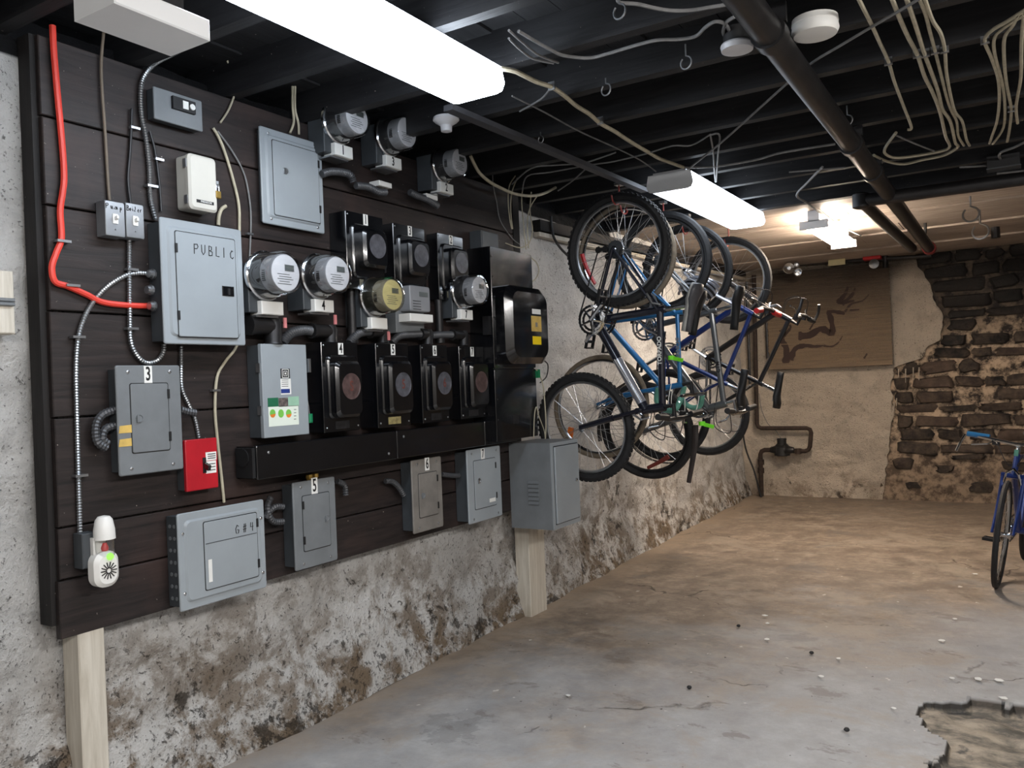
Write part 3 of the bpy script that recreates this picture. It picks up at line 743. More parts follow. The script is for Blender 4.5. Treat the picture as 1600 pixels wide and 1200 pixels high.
# Black enamel switches
def black_switch(label, geo, num, deep, tagc=None, plate='dull', win=oval_m, winpx=None, low_flange=False, red_num=None, winr=.052, hump=(.2, .92, .16, .78), npx=None):
    y0, y1, z0, z1, xf = geo; W = y1 - y0; H = z1 - z0
    t = thing('safety_switch', label, 'electrical box', (XB, y0, z0))
    part('enclosure', MB().box(XB + .001, xf - .012, y0 + .002, y1 - .002, z0 + .002, z1 - .002), black, t)
    part('cover', MB().plate(xf - .011, xf, rrect(y0, y1, z0, z1, .004), .002), black, t)
    part('cover_rim', MB().plate(xf, xf + .012, rrect(y0 + W * .12, y0 + W * .94, z0 + H * .15, z1 - H * .15, .022), .006), black, t)
    a, b, c, d = hump
    Y0, Y1, Z0, Z1 = y0 + W * a - .01, y0 + W * b - .01, z0 + H * c, z0 + H * d
    Z1 = z1 - H * .22 if not low_flange else z0 + H * d
    hp = part('door', MB().plate(xf + .010, xf + deep, rrect(Y0, Y1, Z0, Z1, .024), .012), black, t, 'raised glossy black door')
    cy = (Y0 + Y1) / 2 + .004; cz = (Z0 + Z1) / 2 + H * .03
    part('window', MB().lathe((xf + deep - .001, cy, cz), (1, 0, 0), [(0, winr + .004), (.003, winr + .004), (.003, winr), (.0018, winr - .001)], 26), win, hp)
    if red_num: lettering(red_num, .06, paint('rust_red_ink', (104, 56, 48), .6), hp, (xf + deep + .0015, cy, cz), sx=.8, name='numeral', bold=.001)
    sticker(t, num, xf + .0005, y0 + W * .52, z1 - H * .075, .03, .05)
    nm_ = (paint('brass_nameplate', (172, 160, 112), .45, .2, .25, 60) if num in '53' else plate_m) if plate != 'dark' else plate_d
    part('nameplate', MB().box(xf, xf + .002, y0 + W * .3, y0 + W * .68, z0 + .012, z0 + .045) if npx is None else MB().box(xf, xf + .002, *npx), nm_, t)
    m = MB(); screws(m, xf, [(y0 + .015, z0 + .02), (y1 - .015, z0 + .02), (y0 + .012, z1 - .015)], .004); part('cover_screws', m, steel, t, kind='stuff')
    part('catch', MB().box(xf - .03, xf + .004, y1 - .001, y1 + .008, z0 + .09, z0 + .14), black_matt, t)
    if tagc: part('seal', MB().box(xf + .004, xf + .016, y1 - .01, y1 + .018, z0 + .02, z0 + .065, .003), green_tag, t, 'green seal')
    return t
lz0, lz1 = 1.226, 1.609
L = {'4': ((480, 610), (500, 534), (558, 535), (509, 684)), '5': ((560, 610), (586, 535), (637, 537), (592, 667)), '6': ((634, 600), (656, 538), (698, 540), (662, 660)), '7': ((699, 600), (716, 540), (755, 542), (722, 655))}
for n_, desc, win, pl in (('4', 'black switch box number 4 beside the light grey switch box', oval_r, 'dark'), ('5', 'black switch box number 5 with brass nameplate in the lower row', oval_m, 'brass'), ('6', 'black switch box number 6 between boxes 5 and 7', oval_m, 'dark'), ('7', 'black switch box number 7 beside the tall black cabinet', oval_r, 'dark')):
    g = wb(*L[n_]); g = (g[0], g[1], lz0, lz1, g[4])
    black_switch(desc, g, n_, .052, None, pl, win, red_num={'5': '5', '6': '6', '4': 'S', '7': None}[n_])
U = {'1': ((514, 350), (536, 293), (596, 300), (545, 424)), '3': ((596, 370), (612, 303), (661, 312), (617, 438)), '2': ((666, 380), (681, 322), (721, 330), (686, 447))}
for n_, desc in (('1', 'black switch box number 1, leftmost of the upper row'), ('3', 'black switch box number 3, middle of the upper row'), ('2', 'black switch box number 2, rightmost of the upper row')):
    g = wb(*U[n_]); g = (g[0], g[1], 1.845, 2.185, g[4])
    black_switch(desc, g, n_, .06, n_ != '3', 'brass', oval_m, hump=(.25, .9, .28, .78), low_flange=True, winr=.05)

# Meters
def meter(label, ring, xr, R, num=None, face=face_white, proj=.115, blocks=True, seal=None, socket_dx=0):
    q = onX(ring[0], ring[1], xr); y, z = q.y, q.z
    t = thing('electric_meter', label, 'meter', (XB, y, z))
    part('socket_box', MB().box(XB + .001, xr - .012, y - .075 - socket_dx, y + .035, z - R * 1.55, z + .045, .003), grey_dark, t)
    part('ring', MB().lathe((xr - .012, y, z), (1, 0, 0), [(0, R * 1.02), (.004, R * 1.06), (.016, R * 1.06), (.02, R * 1.0)], 30), chrome, t)
    part('meter_body', MB().lathe((xr + .006, y, z), (1, 0, 0), [(0, R * .93), (.03, R * .9), (.045, R * .82)], 28), black_matt, t)
    hs = part('housing', MB().lathe((xr + .045, y, z), (1, 0, 0), [(0, R * .8), (proj - .055, R * .8), (proj - .051, R * .77)], 30), face_gray if face is face_white else grey_brown, t)
    xf = xr + proj - .006
    part('dial', MB().lathe((xf, y, z), (1, 0, 0), [(0, R * .75), (.0012, R * .75)], 28), face, hs)
    part('display', MB().box(xf + .0012, xf + .003, y - .004, y + R * .45, z + R * .08, z + R * .34), lcd, hs)
    m = MB()
    for k in range(5): m.box(xf + .0012, xf + .0018, y - R * .45 + (k % 2) * .008, y + R * (.2 + .1 * (k % 3)), z - R * (.08 + k * .1), z - R * (.05 + k * .1))
    part('print_lines', m, lcd, hs, kind='stuff')
    m = MB()
    for k in range(6):
        an = PI * 1.0 + (k - 2.5) * .1; cyy, czz = y + math.cos(an) * R * .805, z + math.sin(an) * R * .805 - .012
        m.box(xr + .062, xr + .078, cyy - .0015, cyy + .0015, czz - .0022, czz + .0022)
    part('vent_slots', m, black_matt, hs, kind='stuff')
    part('glass_cover', MB().lathe((xr + .006, y, z), (1, 0, 0), [(0, R * .97), (proj - .012, R * .9), (proj - .003, R * .84), (proj, R * .7), (proj + .001, .001)], 32), glass('clear_cover', (1, 1, 1) if face is face_white else (1, .98, .86)), t)
    if blocks:
        zz = z - R * 1.35
        part('sealing_block', MB().box(XB + .05, xr + .012, y - .035, y + .075, zz - .026, zz + .026, .003), white_pl if num is None else white_st, t, None)
        if num: lettering(num, .055, ink, t, (xr + .0128, y + .012, zz), sx=.62, name='numeral', bold=.0012)
        part('lower_block', MB().box(XB + .03, xr - .004, y - .05, y + .06, zz - .036, zz - .029), steel, t)
    if seal: part('seal', MB().box(xr + .01, xr + .016, y + .07, y + .084, z - R * 1.35 - .075, z - R * 1.35 - .035), paint('pink_seal', (196, 120, 120), .5), t, 'pink wire seal')
    return t, y, z
MT = []
MT.append(meter('leftmost round electric meter of the lower row, no number', (415, 431), .245, .092, None, seal=1))
MT.append(meter('round electric meter with number plate 4 below it', (497, 432), .245, .090, '4', seal=1))
MT.append(meter('round meter with a yellowed cream face', (584, 464), .245, .088, None, face_cream, seal=1))
MT.append(meter('round electric meter beside the tall cabinet with number plate 7', (722, 456), .245, .088, '7'))
MT.append(meter('leftmost of the three round electric meters in the top row', (528, 192), .245, .088, '1'))
MT.append(meter('middle one of the three round electric meters in the top row', (607, 214), .245, .086, '3'))
MT.append(meter('rightmost round electric meter of the top row, beside the drooping white cable', (691, 259), .245, .083, '2'))
# the rectangular meter
a = onX(640, 445, .27); b = onX(673, 488, .27)
t = thing('electric_meter', 'rectangular grey electric meter with small screen between round ones', 'meter', (XB, a.y, b.z))
part('enclosure', MB().box(XB + .001, .205, a.y - .03, b.y + .03, b.z - .10, a.z + .02, .003), grey_dull, t)
part('housing', MB().plate(.20, .27, rrect(a.y, b.y, b.z, a.z, .01), .004), face_gray, t)
part('display', MB().box(.27, .272, a.y + .07, b.y - .02, a.z - .05, a.z - .028), lcd, t)
m = MB()
for k in range(4): m.box(.27, .271, a.y + .02, a.y + .08, a.z - .075 - k * .013, a.z - .072 - k * .013)
part('print_lines', m, ink, t, kind='stuff')
part('sealing_block', MB().box(.19, .275, a.y - .01, b.y + .012, b.z - .05, b.z - .012, .003), white_pl, t)

# Elbows and flexible conduit under the meters
def conduit(label, flex, body, down, r=.027, mat=bx_dark):
    xx = .20
    t = thing('conduit', label, 'conduit', onX(body[0][0], body[0][1], xx))
    if flex:
        m = MB(); ribbed(m, [onX(a, b, xx) for a, b in flex], r * .8, .011, .8, 10); part('flex_conduit', m, mat, t)
    m = MB(); a, b = onX(*body[0], xx), onX(*body[1], xx); d = onX(*down, xx); d.y = b.y
    m.lathe(a, b - a, [(0, r * 1.2), (.02, r * 1.2), (.02, r * 1.05), ((b - a).length, r * 1.05), ((b - a).length + r * .9, r * .8)], 16)
    b2 = b.copy(); m.lathe(b2 + Vector((0, 0, r)), (0, 0, -1), [(0, r * .9), (r * .6, r * 1.15), ((b2.z - d.z) + r - .01, r * 1.05), ((b2.z - d.z) + r, r * 1.2)], 16)
    part('elbow', m, iron if mat is bx_dark else mat, t); return t
conduit('dark pipe elbow above the tall light grey switch box', None, ((387, 508), (426, 510)), (433, 538), .032)
conduit('silver flex and dark elbow above switch box 4', [(442, 536), (446, 529), (456, 520), (472, 516), (486, 517)], ((486, 517), (516, 518)), (522, 536), .027, bx_dark)
conduit('grey flex and dark elbow under the cream faced meter', [(546, 536), (556, 524), (566, 519), (577, 518)], ((577, 518), (598, 518)), (602, 536), .026)
conduit('grey flex and dark elbow under the rectangular meter', [(612, 536), (622, 526), (634, 523), (656, 522)], ((656, 522), (668, 522)), (672, 538), .024)
conduit('grey flex and dark elbow left of the tall black cabinet', [(674, 524), (690, 523), (706, 523)], ((706, 523), (724, 524)), (728, 540), .024)
for lbl, fl, px in (('grey flex from top meter 1 to the switch box below', [(503, 272), (520, 268), (545, 272), (552, 284)], 1), ('grey flex running right from switch box 1 to top meter 3', [(556, 290), (575, 292), (592, 300), (604, 300)], 1), ('dark flex above upper switch box 2', [(640, 300), (652, 306), (668, 312), (684, 322)], 1)):
    m = MB(); ribbed(m, [onX(a, b, .19) for a, b in fl], .018, .011, .8, 10); tag(part('conduit', m, bx_dark), lbl, 'conduit')
for px, y0_, y1_, lbl in ((547, 428, 536, 'black vertical pipe left of the cream meter'), (684, 448, 536, 'black vertical pipe left of meter 7')):
    a = onX(px, y0_, .185); b = onX(px, y1_, .185); b.y = a.y; m = MB().tube([a, b], .02, 12); m.lathe(b + Vector((0, 0, .03)), (0, 0, -1), [(0, .025), (.03, .025)], 12); tag(part('conduit', m, iron), lbl, 'conduit')
for (px, py), lbl in (((594, 286), 'small white wall bracket below top meter 3'), ((668, 306), 'small white wall bracket nearest the drooping white cable')):
    q = onX(px, py, .2); tag(part('cable_bracket', MB().box(XB + .002, .205, q.y - .01, q.y + .08, q.z - .012, q.z + .012, .003), white_pl), lbl, 'bracket')

# tall black cabinet with bulging cover
y0, y1, z0, z1, xf = wb((735, 530), (763, 388), (829, 388), (778, 690)); z1 = 2.15
t = thing('main_cabinet', 'tall glossy black cabinet at the right end of the board', 'cabinet', (XB, y0, z0))
part('enclosure', MB().box(XB + .001, xf - .008, y0 + .002, y1 - .002, z0, z1), black, t)
zc = onX(800, 450, xf).z; zl = onX(800, 575, xf).z
part('upper_cover', MB().plate(xf - .006, xf + .004, rrect(y0, y1, zl, z1, .006), .002), black, t)
part('lower_cover', MB().plate(xf - .006, xf + .002, rrect(y0, y1, z0, zl - .006, .006), .002), black, t)
bu = part('bulged_cover', MB().plate(xf + .004, xf + .105, rrect(y0 + .015, y1 + .015, zl + .02, zc, .075, 8), .035), black, t, 'deep rounded glossy black cover')
xs_ = xf + .105
for px, py, w_, h_, mt, nm_ in ((838, 487, 13, 9, white_st, 'rating_label'), (838, 506, 15, 28, tape_y, 'nameplate'), (839, 532, 13, 15, yellow, 'warning_sticker')):
    q = onX(px, py, xs_); q2 = onX(px + w_, py, xs_); hh = h_ * .0031
    o = part(nm_, MB().box(xs_, xs_ + .001, q.y - (q2.y - q.y) / 2, q.y + (q2.y - q.y) / 2, q.z - hh / 2, q.z + hh / 2), mt, bu, 'bright yellow square sticker' if mt is yellow else None)
    if mt is tape_y: part('print_lines', MB().box(xs_ + .001, xs_ + .0014, q.y - .012, q.y + .012, q.z - .018, q.z + .008), grey_brown, bu, kind='stuff')
q = onX(806, 655, xf); part('label_plate', MB().box(xf + .002, xf + .003, q.y - .03, q.y + .03, q.z - .025, q.z + .025), plate_d, t)
m = MB()
for k in range(9): q = onX(766 + k * 1.6, 400 + k * 32, xf); screws(m, xf + .004, [(y0 + .012, q.z)], .005)
part('cover_screws', m, black_matt, t, kind='stuff')
q = onX(833, 572, xf); part('seal', MB().box(xf, xf + .02, y1 - .005, y1 + .02, q.z - .07, q.z - .02), green_tag, t, 'green seal')
part('handle', MB().box(xf - .05, xf - .01, y0 - .02, y0 + .002, z0 + .58, z0 + .68), black_matt, t)
# small box on top of it, with wires
a = onX(773, 353, .22)
m = MB().box(XB + .002, .22, y0 + .03, y0 + .2, z1 + .001, z1 + .10, .003)
t = thing('junction_box', 'small grey junction box on top of the tall black cabinet', 'electrical box', (.18, y0 + .1, z1))
part('enclosure', m, grey_dark, t); part('cover', MB().box(.22, .223, y0 + .035, y0 + .195, z1 + .006, z1 + .096), grey_dark, t)
# black wireway
a = onX(405, 697, .24); xw = onY(393, 715, a.y).x
t = thing('wireway', 'long black horizontal wiring trough under the black switch boxes', 'cable duct', (XB, a.y, 1.0))
ya = onX(400, 700, .25).y; yb = 4.02; zt = 1.205; zb = onX(403, 748, .25).z
zb = (zb + onX(600, 722, .25).z) / 2
segs = [ya, ya + .82, ya + 1.55, yb]
part('trough_body', MB().box(XB + .001, .236, ya - .0, yb, zb + .003, zt - .003), black, t)
for i in range(3):
    part('trough_cover', MB().plate(.236, .25, rrect(segs[i] + .002, segs[i + 1] - .002, zb, zt, .004), .003), black, t)
part('end_cap', MB().box(XB + .01, .243, ya - .014, ya, zb + .008, zt - .008).lathe((.19, ya - .014, (zb + zt) / 2 + .02), (0, -1, 0), [(0, .035), (.004, .035), (.004, .03)], 18), black_matt, t)
m = MB()
for k, (yy, zz) in enumerate(((segs[0] + .06, zt - .03), (segs[1] + .05, zt - .03), (segs[2] + .25, (zt + zb) / 2 + .01), (segs[1] - .06, zb + .03))): screws(m, .25, [(yy, zz)], .006 if k != 2 else .010)
part('cover_screws', m, steel, t, kind='stuff')

# lower panels
t, g = panel('breaker_box', 'wide light grey breaker panel handwritten number 4 at lower left', wb((257, 870), (277, 804), (412, 780), (283, 957)), grey, grey_dark, door=(.26, .88, .16, .87), latch='none', raised=True, screws_at=False)
m = MB(); screws(m, g[4], [(g[0] + .018, g[2] + .06), (g[0] + .018, g[3] - .07), (g[1] - .018, g[2] + .06), (g[1] - .018, g[3] - .07)], .006); part('cover_screws', m, chrome, t, kind='stuff')
y0, y1, z0, z1, xf = g
part('door_seam', MB().box(xf + .010, xf + .0112, y0 + (y1 - y0) * .27, y0 + (y1 - y0) * .87, z0 + (z1 - z0) * .64, z0 + (z1 - z0) * .648), grey_dark, t)
scrawl('G#4', xf + .0112, y0 + .235, z0 + (z1 - z0) * .68, .032, .034, t)
part('rating_label', MB().box(xf + .0105, xf + .0115, y0 + (y1 - y0) * .29, y0 + (y1 - y0) * .33, z0 + .08, z0 + .16), white_st, t)
m = MB()
for i in range(3):
    for j in range(7): m.lathe((XB + .02 + i * .024, y0 + .0115, z0 + .04 + j * .042), (0, -1, 0), [(0, .007), (.0015, .007), (.0015, .005)], 8)
part('knockouts', m, grey_dull, t, kind='stuff')
g4 = g
t, g5 = panel('breaker_box', 'grey breaker panel number 5 below the black trough', wb((439, 820), (457, 755), (523, 743), (463, 893)), grey_dull, grey_dark, door=(.2, .83, .2, .83), latch='ring', latch_at=(.88, .52), hinge_side=-1)
a = onX(491, 759, g5[4]); sticker(t, '5', g5[4] + .0005, a.y, a.z, .034, .066)
t5 = t
t, g6 = panel('breaker_box', 'narrow stained grey breaker panel number 6 below the black trough', wb((625, 775), (643, 720), (689, 712), (647, 835)), grey_brown, grey_dark, door=(.2, .82, .2, .8), latch='ring', latch_at=(.2, .5))
a = onX(667, 725, g6[4]); sticker(t, '6', g6[4] + .0005, a.y, a.z, .034, .062)
t, g7 = panel('breaker_box', 'pale grey breaker panel number 7 left of the vented cabinet', wb((710, 760), (729, 704), (781, 696), (734, 820)), grey, grey_dark, door=(.18, .82, .18, .84), latch='ring', latch_at=(.2, .58))
a = onX(754, 709, g7[4]); sticker(t, '7', g7[4] + .0005, a.y, a.z, .034, .056)
part('rating_label', MB().box(g7[4] + .0036, g7[4] + .0042, g7[1] - .13, g7[1] - .07, g7[2] + .09, g7[2] + .11), white_st, t)
# small brass connectors on panel 5
m = MB()
for px in (483, 492): q = onX(px, 742, .19); m.lathe((q.x, q.y, g5[3] - .014), (0, 0, 1), [(0, .012), (.02, .012), (.02, .016), (.035, .016)], 8)
part('cable_connector', m, brass, t5)
# vented cabinet
y0, y1, z0, z1, xf = wb((797, 760), (858, 693), (902, 684), (868, 830)); z0, z1 = .56, 1.055
t = thing('vented_cabinet', 'deep light grey cabinet with side vents on the white post', 'cabinet', (XB, y0, z0))
part('enclosure', MB().box(XB + .001, xf - .004, y0, y1, z0, z1, .004), grey_dull, t)
dr = part('door', MB().plate(xf - .003, xf + .010, rrect(y0 + .03, y1 - .012, z0 + .03, z1 - .025, .004), .003), grey, t)
part('door_frame', MB().plate(xf - .004, xf + .0005, rrect(y0, y1, z0, z1, .004)), grey, t)
part('door_gap', MB().plate(xf, xf + .0012, rrect(y0 + .025, y1 - .008, z0 + .025, z1 - .020, .004)), black_matt, t)
part('lock', MB().lathe((xf + .010, y1 - .06, (z0 + z1) / 2 + .01), (1, 0, 0), [(0, .010), (.008, .010), (.010, .007)], 12), chrome, dr)
m = MB()
for k in range(6):
    zz = z0 + .27 - k * .024; m.obox((.30, y0 - .003, zz), (.035, 0, 0), (0, .003, 0), (0, .003, .007))
part('vent_louvre', m, grey_dull, t, kind='stuff')
# siren / night light on an outlet box
q = onX(150, 858, .165)
t = thing('outlet_box', 'dark metal outlet box at the foot of the long silver cable', 'electrical box', q)
a = onX(128, 835, .19); b = onX(152, 885, .19)
part('box_body', MB().box(XB + .001, .19, a.y, b.y, b.z, a.z, .003), grey_dark, t)
a = onX(143, 865, .215); b = onX(184, 912, .215); cy = (a.y + b.y) / 2
t = thing('detector', 'white plug-in alarm with round speaker slots and a clear bulb', 'detector', (XB, cy, b.z))
m = MB(); P = rrect(a.y, b.y, b.z, a.z, .035, 6); m.plate(.192, .235, P, .012); bd = part('body', m, white_pl, t)
m = MB()
for k in range(14):
    an = 2 * PI * k / 14; c = Vector((.2355, cy + .001, (a.z + b.z) / 2 - .004)); dv = Vector((0, math.cos(an), math.sin(an)))
    m.obox(c + dv * .017, (.0012, 0, 0), dv * .010, dv.cross(Vector((1, 0, 0))) * .0016)
part('speaker_slots', m, ink, bd, kind='stuff')
c = onX(169, 815, .215); e = onX(169, 862, .215)
part('neck', MB().box(.175, .21, cy - .03, cy + .012, e.z - .015, e.z + .05, .004), white_pl, t)
part('lens', MB().lathe((.213, cy + .004, e.z - .01), (0, 0, 1), [(0, .029), (.02, .031), (.052, .031)], 20), glass('clear_lens', (.95, .97, .97), .2), t, 'clear plastic lens')
part('bulb', MB().lathe((.213, cy + .004, e.z - .005), (0, 0, 1), [(0, .008), (.02, .012), (.035, .006)], 12), red_pl, t, 'small red flash bulb')
part('indicator', MB().lathe((.236, cy + .006, e.z - .012), (1, 0, .1), [(0, .012), (.008, .009), (.011, .002)], 12), emit('green_indicator', (.4, 1, .15), 1.2), t, 'glowing green indicator')
part('cap', MB().lathe((.213, cy + .004, e.z + .042), (0, 0, 1), [(0, .033), (.03, .032), (.062, .026), (.072, .018), (.075, .004)], 22), white_pl, t)

# ------------------------------------------------------------------ wall cables
def cab_on(label, pts, r, mat, x=None, ribs=False, clips=(), cat='cable', n=8, name='cable', group=None):
    x = XB + r + .002 if x is None else x
    P = [onX(a, b, x) if len((a, b)) == 2 else None for a, b in pts]
    m = MB()
    if ribs: ribbed(m, P, r, .009 if r < .01 else .012, .74, 8)
    else: m.tube(smooth(P), r, n)
    if clips:
        t = thing(name, label, cat, P[0], group); part('jacket', m, mat, t)
        for px, py in clips:
            q = onX(px, py, XB); part('clip', MB().box(XB, XB + 2 * r + .006, q.y - r - .012, q.y + r + .012, q.z - .004, q.z + .004), steel, t)
        return t
    return tag(part(name, m, mat), label, cat, group)
cab_on('red cable dropping from the ceiling to the public panel', [(82, 40), (84, 80), (90, 150), (97, 225), (100, 275), (98, 300), (94, 330), (96, 372), (88, 395), (81, 418), (86, 440), (105, 447), (135, 460), (160, 472), (200, 477), (236, 478)], .010, red_cable, clips=((94, 378), (108, 447)))
cab_on('long silver armoured cable curving down to the outlet box', [(236, 428), (215, 427), (195, 431), (165, 450), (140, 480), (124, 520), (119, 570), (120, 640), (122, 720), (124, 800), (126, 860), (130, 880)], .0085, bx, ribs=True, clips=((118, 527), (122, 743)))
cab_on('silver armoured cable looping from the boiler switch to panel underside', [(202, 374), (202, 420), (203, 500), (204, 530), (212, 552), (228, 567), (246, 563), (255, 550), (256, 538)], .0085, bx, x=.152, ribs=True, clips=((202, 422), (202, 514)))
cab_on('silver armoured cable from the ceiling to the public panel top', [(300, 70), (270, 85), (242, 100), (226, 118), (220, 140), (221, 180), (227, 210), (233, 260), (235, 310), (244, 345)], .0085, bx, ribs=True, clips=((233, 292),))
cab_on('thin silver armoured cable dropping to the red switch box', [(283, 540), (283, 570), (284, 605), (293, 628), (304, 652), (311, 685)], .0075, bx, ribs=True)
cab_on('thin brown cable running down to the pump switch', [(162, 50), (158, 100), (160, 150), (163, 190), (166, 240), (169, 290), (171, 313)], .005, paint('brown_cable', (110, 98, 84), .6))
cab_on('black cable running down to the boiler switch', [(206, 170), (205, 200), (203, 240), (200, 280), (204, 318)], .005, cable_bk, clips=((208, 201),))
cab_on('black cable beside the silver armoured cable above public panel', [(234, 205), (242, 235), (247, 270), (250, 300), (252, 330)], .0045, cable_bk, clips=((246, 250),))
cab_on('cream cable passing behind the public panel down to panel 4', [(333, 200), (342, 215), (352, 240), (364, 280), (373, 320), (374, 360), (374, 420), (378, 500), (370, 540), (352, 565), (339, 590), (336, 640), (340, 690), (346, 745), (350, 785)], .0055, nm, clips=((334, 610),))
cab_on('thin dark cable right of the public panel', [(340, 205), (362, 235), (380, 268), (388, 300), (392, 340), (390, 400), (386, 460), (384, 520)], .0035, nm_dim, clips=((388, 366),))
cab_on('pale cable arching above the small breaker box', [(355, 95), (366, 115), (368, 140), (358, 170), (344, 192)], .004, nm)
for i, pts in enumerate(([(457, 135), (457, 165), (459, 190), (453, 208)], [(461, 135), (461, 170), (466, 192), (467, 210)])):
    cab_on('pale cable dropping into the blank grey panel, ' + ('left of the pair' if i == 0 else 'right of the pair'), pts, .005, nm, group='cables into the blank panel')
cab_on('short cream cable stub left of the public panel top corner', [(341, 352), (342, 338), (346, 327), (353, 322)], .007, nm)
cab_on('white cable drooping from beside top meter 2 to the bike corner', [(735, 243), (742, 258), (750, 271), (765, 284), (785, 295), (805, 303), (830, 306), (850, 302), (868, 293)], .009, nm, x=.24)
cab_on('thin grey wire hanging from the ceiling to the junction box', [(770, 245), (770, 285), (776, 315), (782, 345), (800, 372), (812, 382)], .003, nm_dim)
for i, (pts, lab) in enumerate((([(805, 275), (796, 290), (794, 315), (797, 345), (800, 358)], 'pale wire into the top of the tall cabinet, leftmost'), ([(812, 270), (800, 300), (798, 330), (801, 358)], 'pale wire into the top of the tall cabinet, second'), ([(820, 280), (815, 310), (818, 350), (822, 390)], 'pale wire into the top of the tall cabinet, third'),
                ([(830, 300), (828, 330), (832, 360), (826, 380), (812, 387), (790, 380)], 'pale wire looping over the top of the tall cabinet'), ([(840, 305), (828, 325), (824, 350), (826, 388)], 'pale wire into the tall cabinet, rightmost'))):
    cab_on(lab, pts, .0035, nm, x=.2)
cab_on('thin white wire looping on the wall right of the tall cabinet', [(829, 402), (838, 410), (842, 422), (838, 434), (830, 441)], .004, nm, x=.12)
cab_on('white wire hanging down to the vented cabinet top', [(838, 577), (848, 600), (852, 640), (853, 665), (852, 686)], .004, nm, x=.30)
cab_on('thin white wire loops on the cabinet top', [(834, 684), (835, 650), (838, 636), (842, 650), (850, 672), (852, 686)], .0028, nm, x=.30)
cab_on('black wire curving out under the bulged black cover', [(848, 562), (856, 570), (854, 588), (844, 598)], .004, cable_bk, x=.12)
for i, (pts, lab) in enumerate((([(181, 640), (160, 648), (150, 665), (152, 690), (166, 700)], 'dark grey flex loop left of panel 3'), ([(181, 665), (165, 670), (160, 685), (170, 695)], 'smaller dark grey flex loop left of panel 3'),
                 ([(443, 792), (430, 792), (420, 800), (414, 812)], 'grey flex between the lower panels 4 and 5'), ([(443, 815), (428, 815), (420, 805), (418, 790), (424, 775)], 'grey flex curling left of panel 5'),
                 ([(527, 752), (538, 758), (540, 775)], 'short dark flex right of the lower five panel'), ([(602, 752), (612, 752), (622, 760), (631, 775)], 'dark flex entering panel 6 from the left'), ([(690, 741), (705, 743), (718, 743)], 'short grey conduit between panels 6 and 7'), ([(282, 640), (292, 643), (306, 645)], 'short dark flex above the red switch box'))):
    m = MB(); ribbed(m, [onX(a, b, .175) for a, b in pts], .014, .011, .82, 8); tag(part('conduit', m, bx_dark), lab, 'conduit')
# lampholder on the board top
q = onZ(697, 182, 2.40)
t = thing('lamp_holder', 'white porcelain lampholder hanging near top meter 3', 'lampholder', q)
q = onX(697, 188, .62)
part('base', MB().lathe(q + Vector((0, 0, .012)), (0, 0, -1), [(0, .055), (.012, .058), (.02, .05), (.035, .026), (.06, .024), (.062, .018)], 20), porc, t)
part('stem', MB().tube([q + Vector((0, 0, .01)), Vector((q.x, q.y, ZJ))], .006, 8), steel, t)
# hinged metal hatch on far left of wall
y = onX(10, 470, .1).y
t = thing('wall_hatch', 'small whitewashed metal hatch with bars on the left wall', 'hatch', (.08, y, 1.5))
a = onX(0, 422, .1); b = onX(25, 522, .1)
part('frame', MB().box(.03, .1, b.y - .22, b.y, b.z, a.z, .004), post_m, t)
part('bar', MB().tube([(.108, b.y - .2, a.z - .09), (.108, b.y - .005, a.z - .09)], .006, 6), grey_dull, t); part('bar', MB().tube([(.108, b.y - .2, b.z + .09), (.108, b.y - .005, b.z + .09)], .006, 6), grey_dull, t)
part('hatch_door', MB().box(.1, .112, b.y - .21, b.y - .05, b.z + .05, a.z - .05, .004), white_pl, t)
# white timber block under the joists
t = thing('timber_block', 'white painted timber block fixed under the ceiling at top left', 'timber', (1.2, 1.0, 2.4))
zb_ = 2.16; c1 = onZ(267, 88, zb_); c2 = onZ(325, 62, zb_)
part('timber', MB().box(c1.x, c2.x, c1.y - .22, c1.y, zb_, zb_ + .045, .003), frame_w, t)
part('hanger', MB().box(c1.x + .02, c2.x - .02, c1.y - .2, c1.y - .05, zb_ + .045, ZJ + .01), joist_m, t, 'black timber packing above')

# ================================================================== PIPES, CEILING
def pipe(name, label, pts, r, mat, n=14, couplings=(), cat='pipe'):
    t = thing(name, label, cat, pts[0]); part('pipe_run', MB().tube(pts, r, n), mat, t)
    for c, d in couplings:
        c = Vector(c); d = Vector(d).normalized(); part('coupling', MB().lathe(c - d * .05, d, [(0, r * 1.18), (.1, r * 1.18)], n), mat, t)
    return t
ZP = 2.47
a = onZ(1162, 0, ZP); b = onZ(1452, 388, ZP); dd = (b - a).normalized(); a0 = a - dd * 1.5
t = pipe('main_pipe', 'big black iron pipe running the length of the ceiling', [a0, b], .046, iron, 20)
for px, py in ((1200, 55), (1328, 226), (1372, 268)):
    q = onZ(px, py, ZP); q = a0 + dd * (q - a0).dot(dd)
    part('coupling', MB().lathe(q - dd * .035, dd, [(0, .055), (.07, .055)], 18), iron, t)
    part('hanger', MB().box(q.x - .045, q.x + .045, q.y + .03, q.y + .05, q.z + .045, ZJ + .02), iron, t)
a = onZ(1345, 314, 2.45); b = onZ(1425, 388, 2.45); c = onZ(1640, 284, 2.45); c.y = a.y + .02
t = thing('branch_pipe', 'dark branch pipe with an elbow left of the big pipe', 'pipe', a)
part('pipe_run', MB().tube([a, b], .04, 14), iron, t); part('pipe_run', MB().tube([a, c], .04, 14), iron, t)
part('elbow', MB().lathe(a - Vector((0, 0, .05)), (0, 0, 1), [(0, .03), (.01, .05), (.09, .05), (.10, .03)], 16), iron, t)
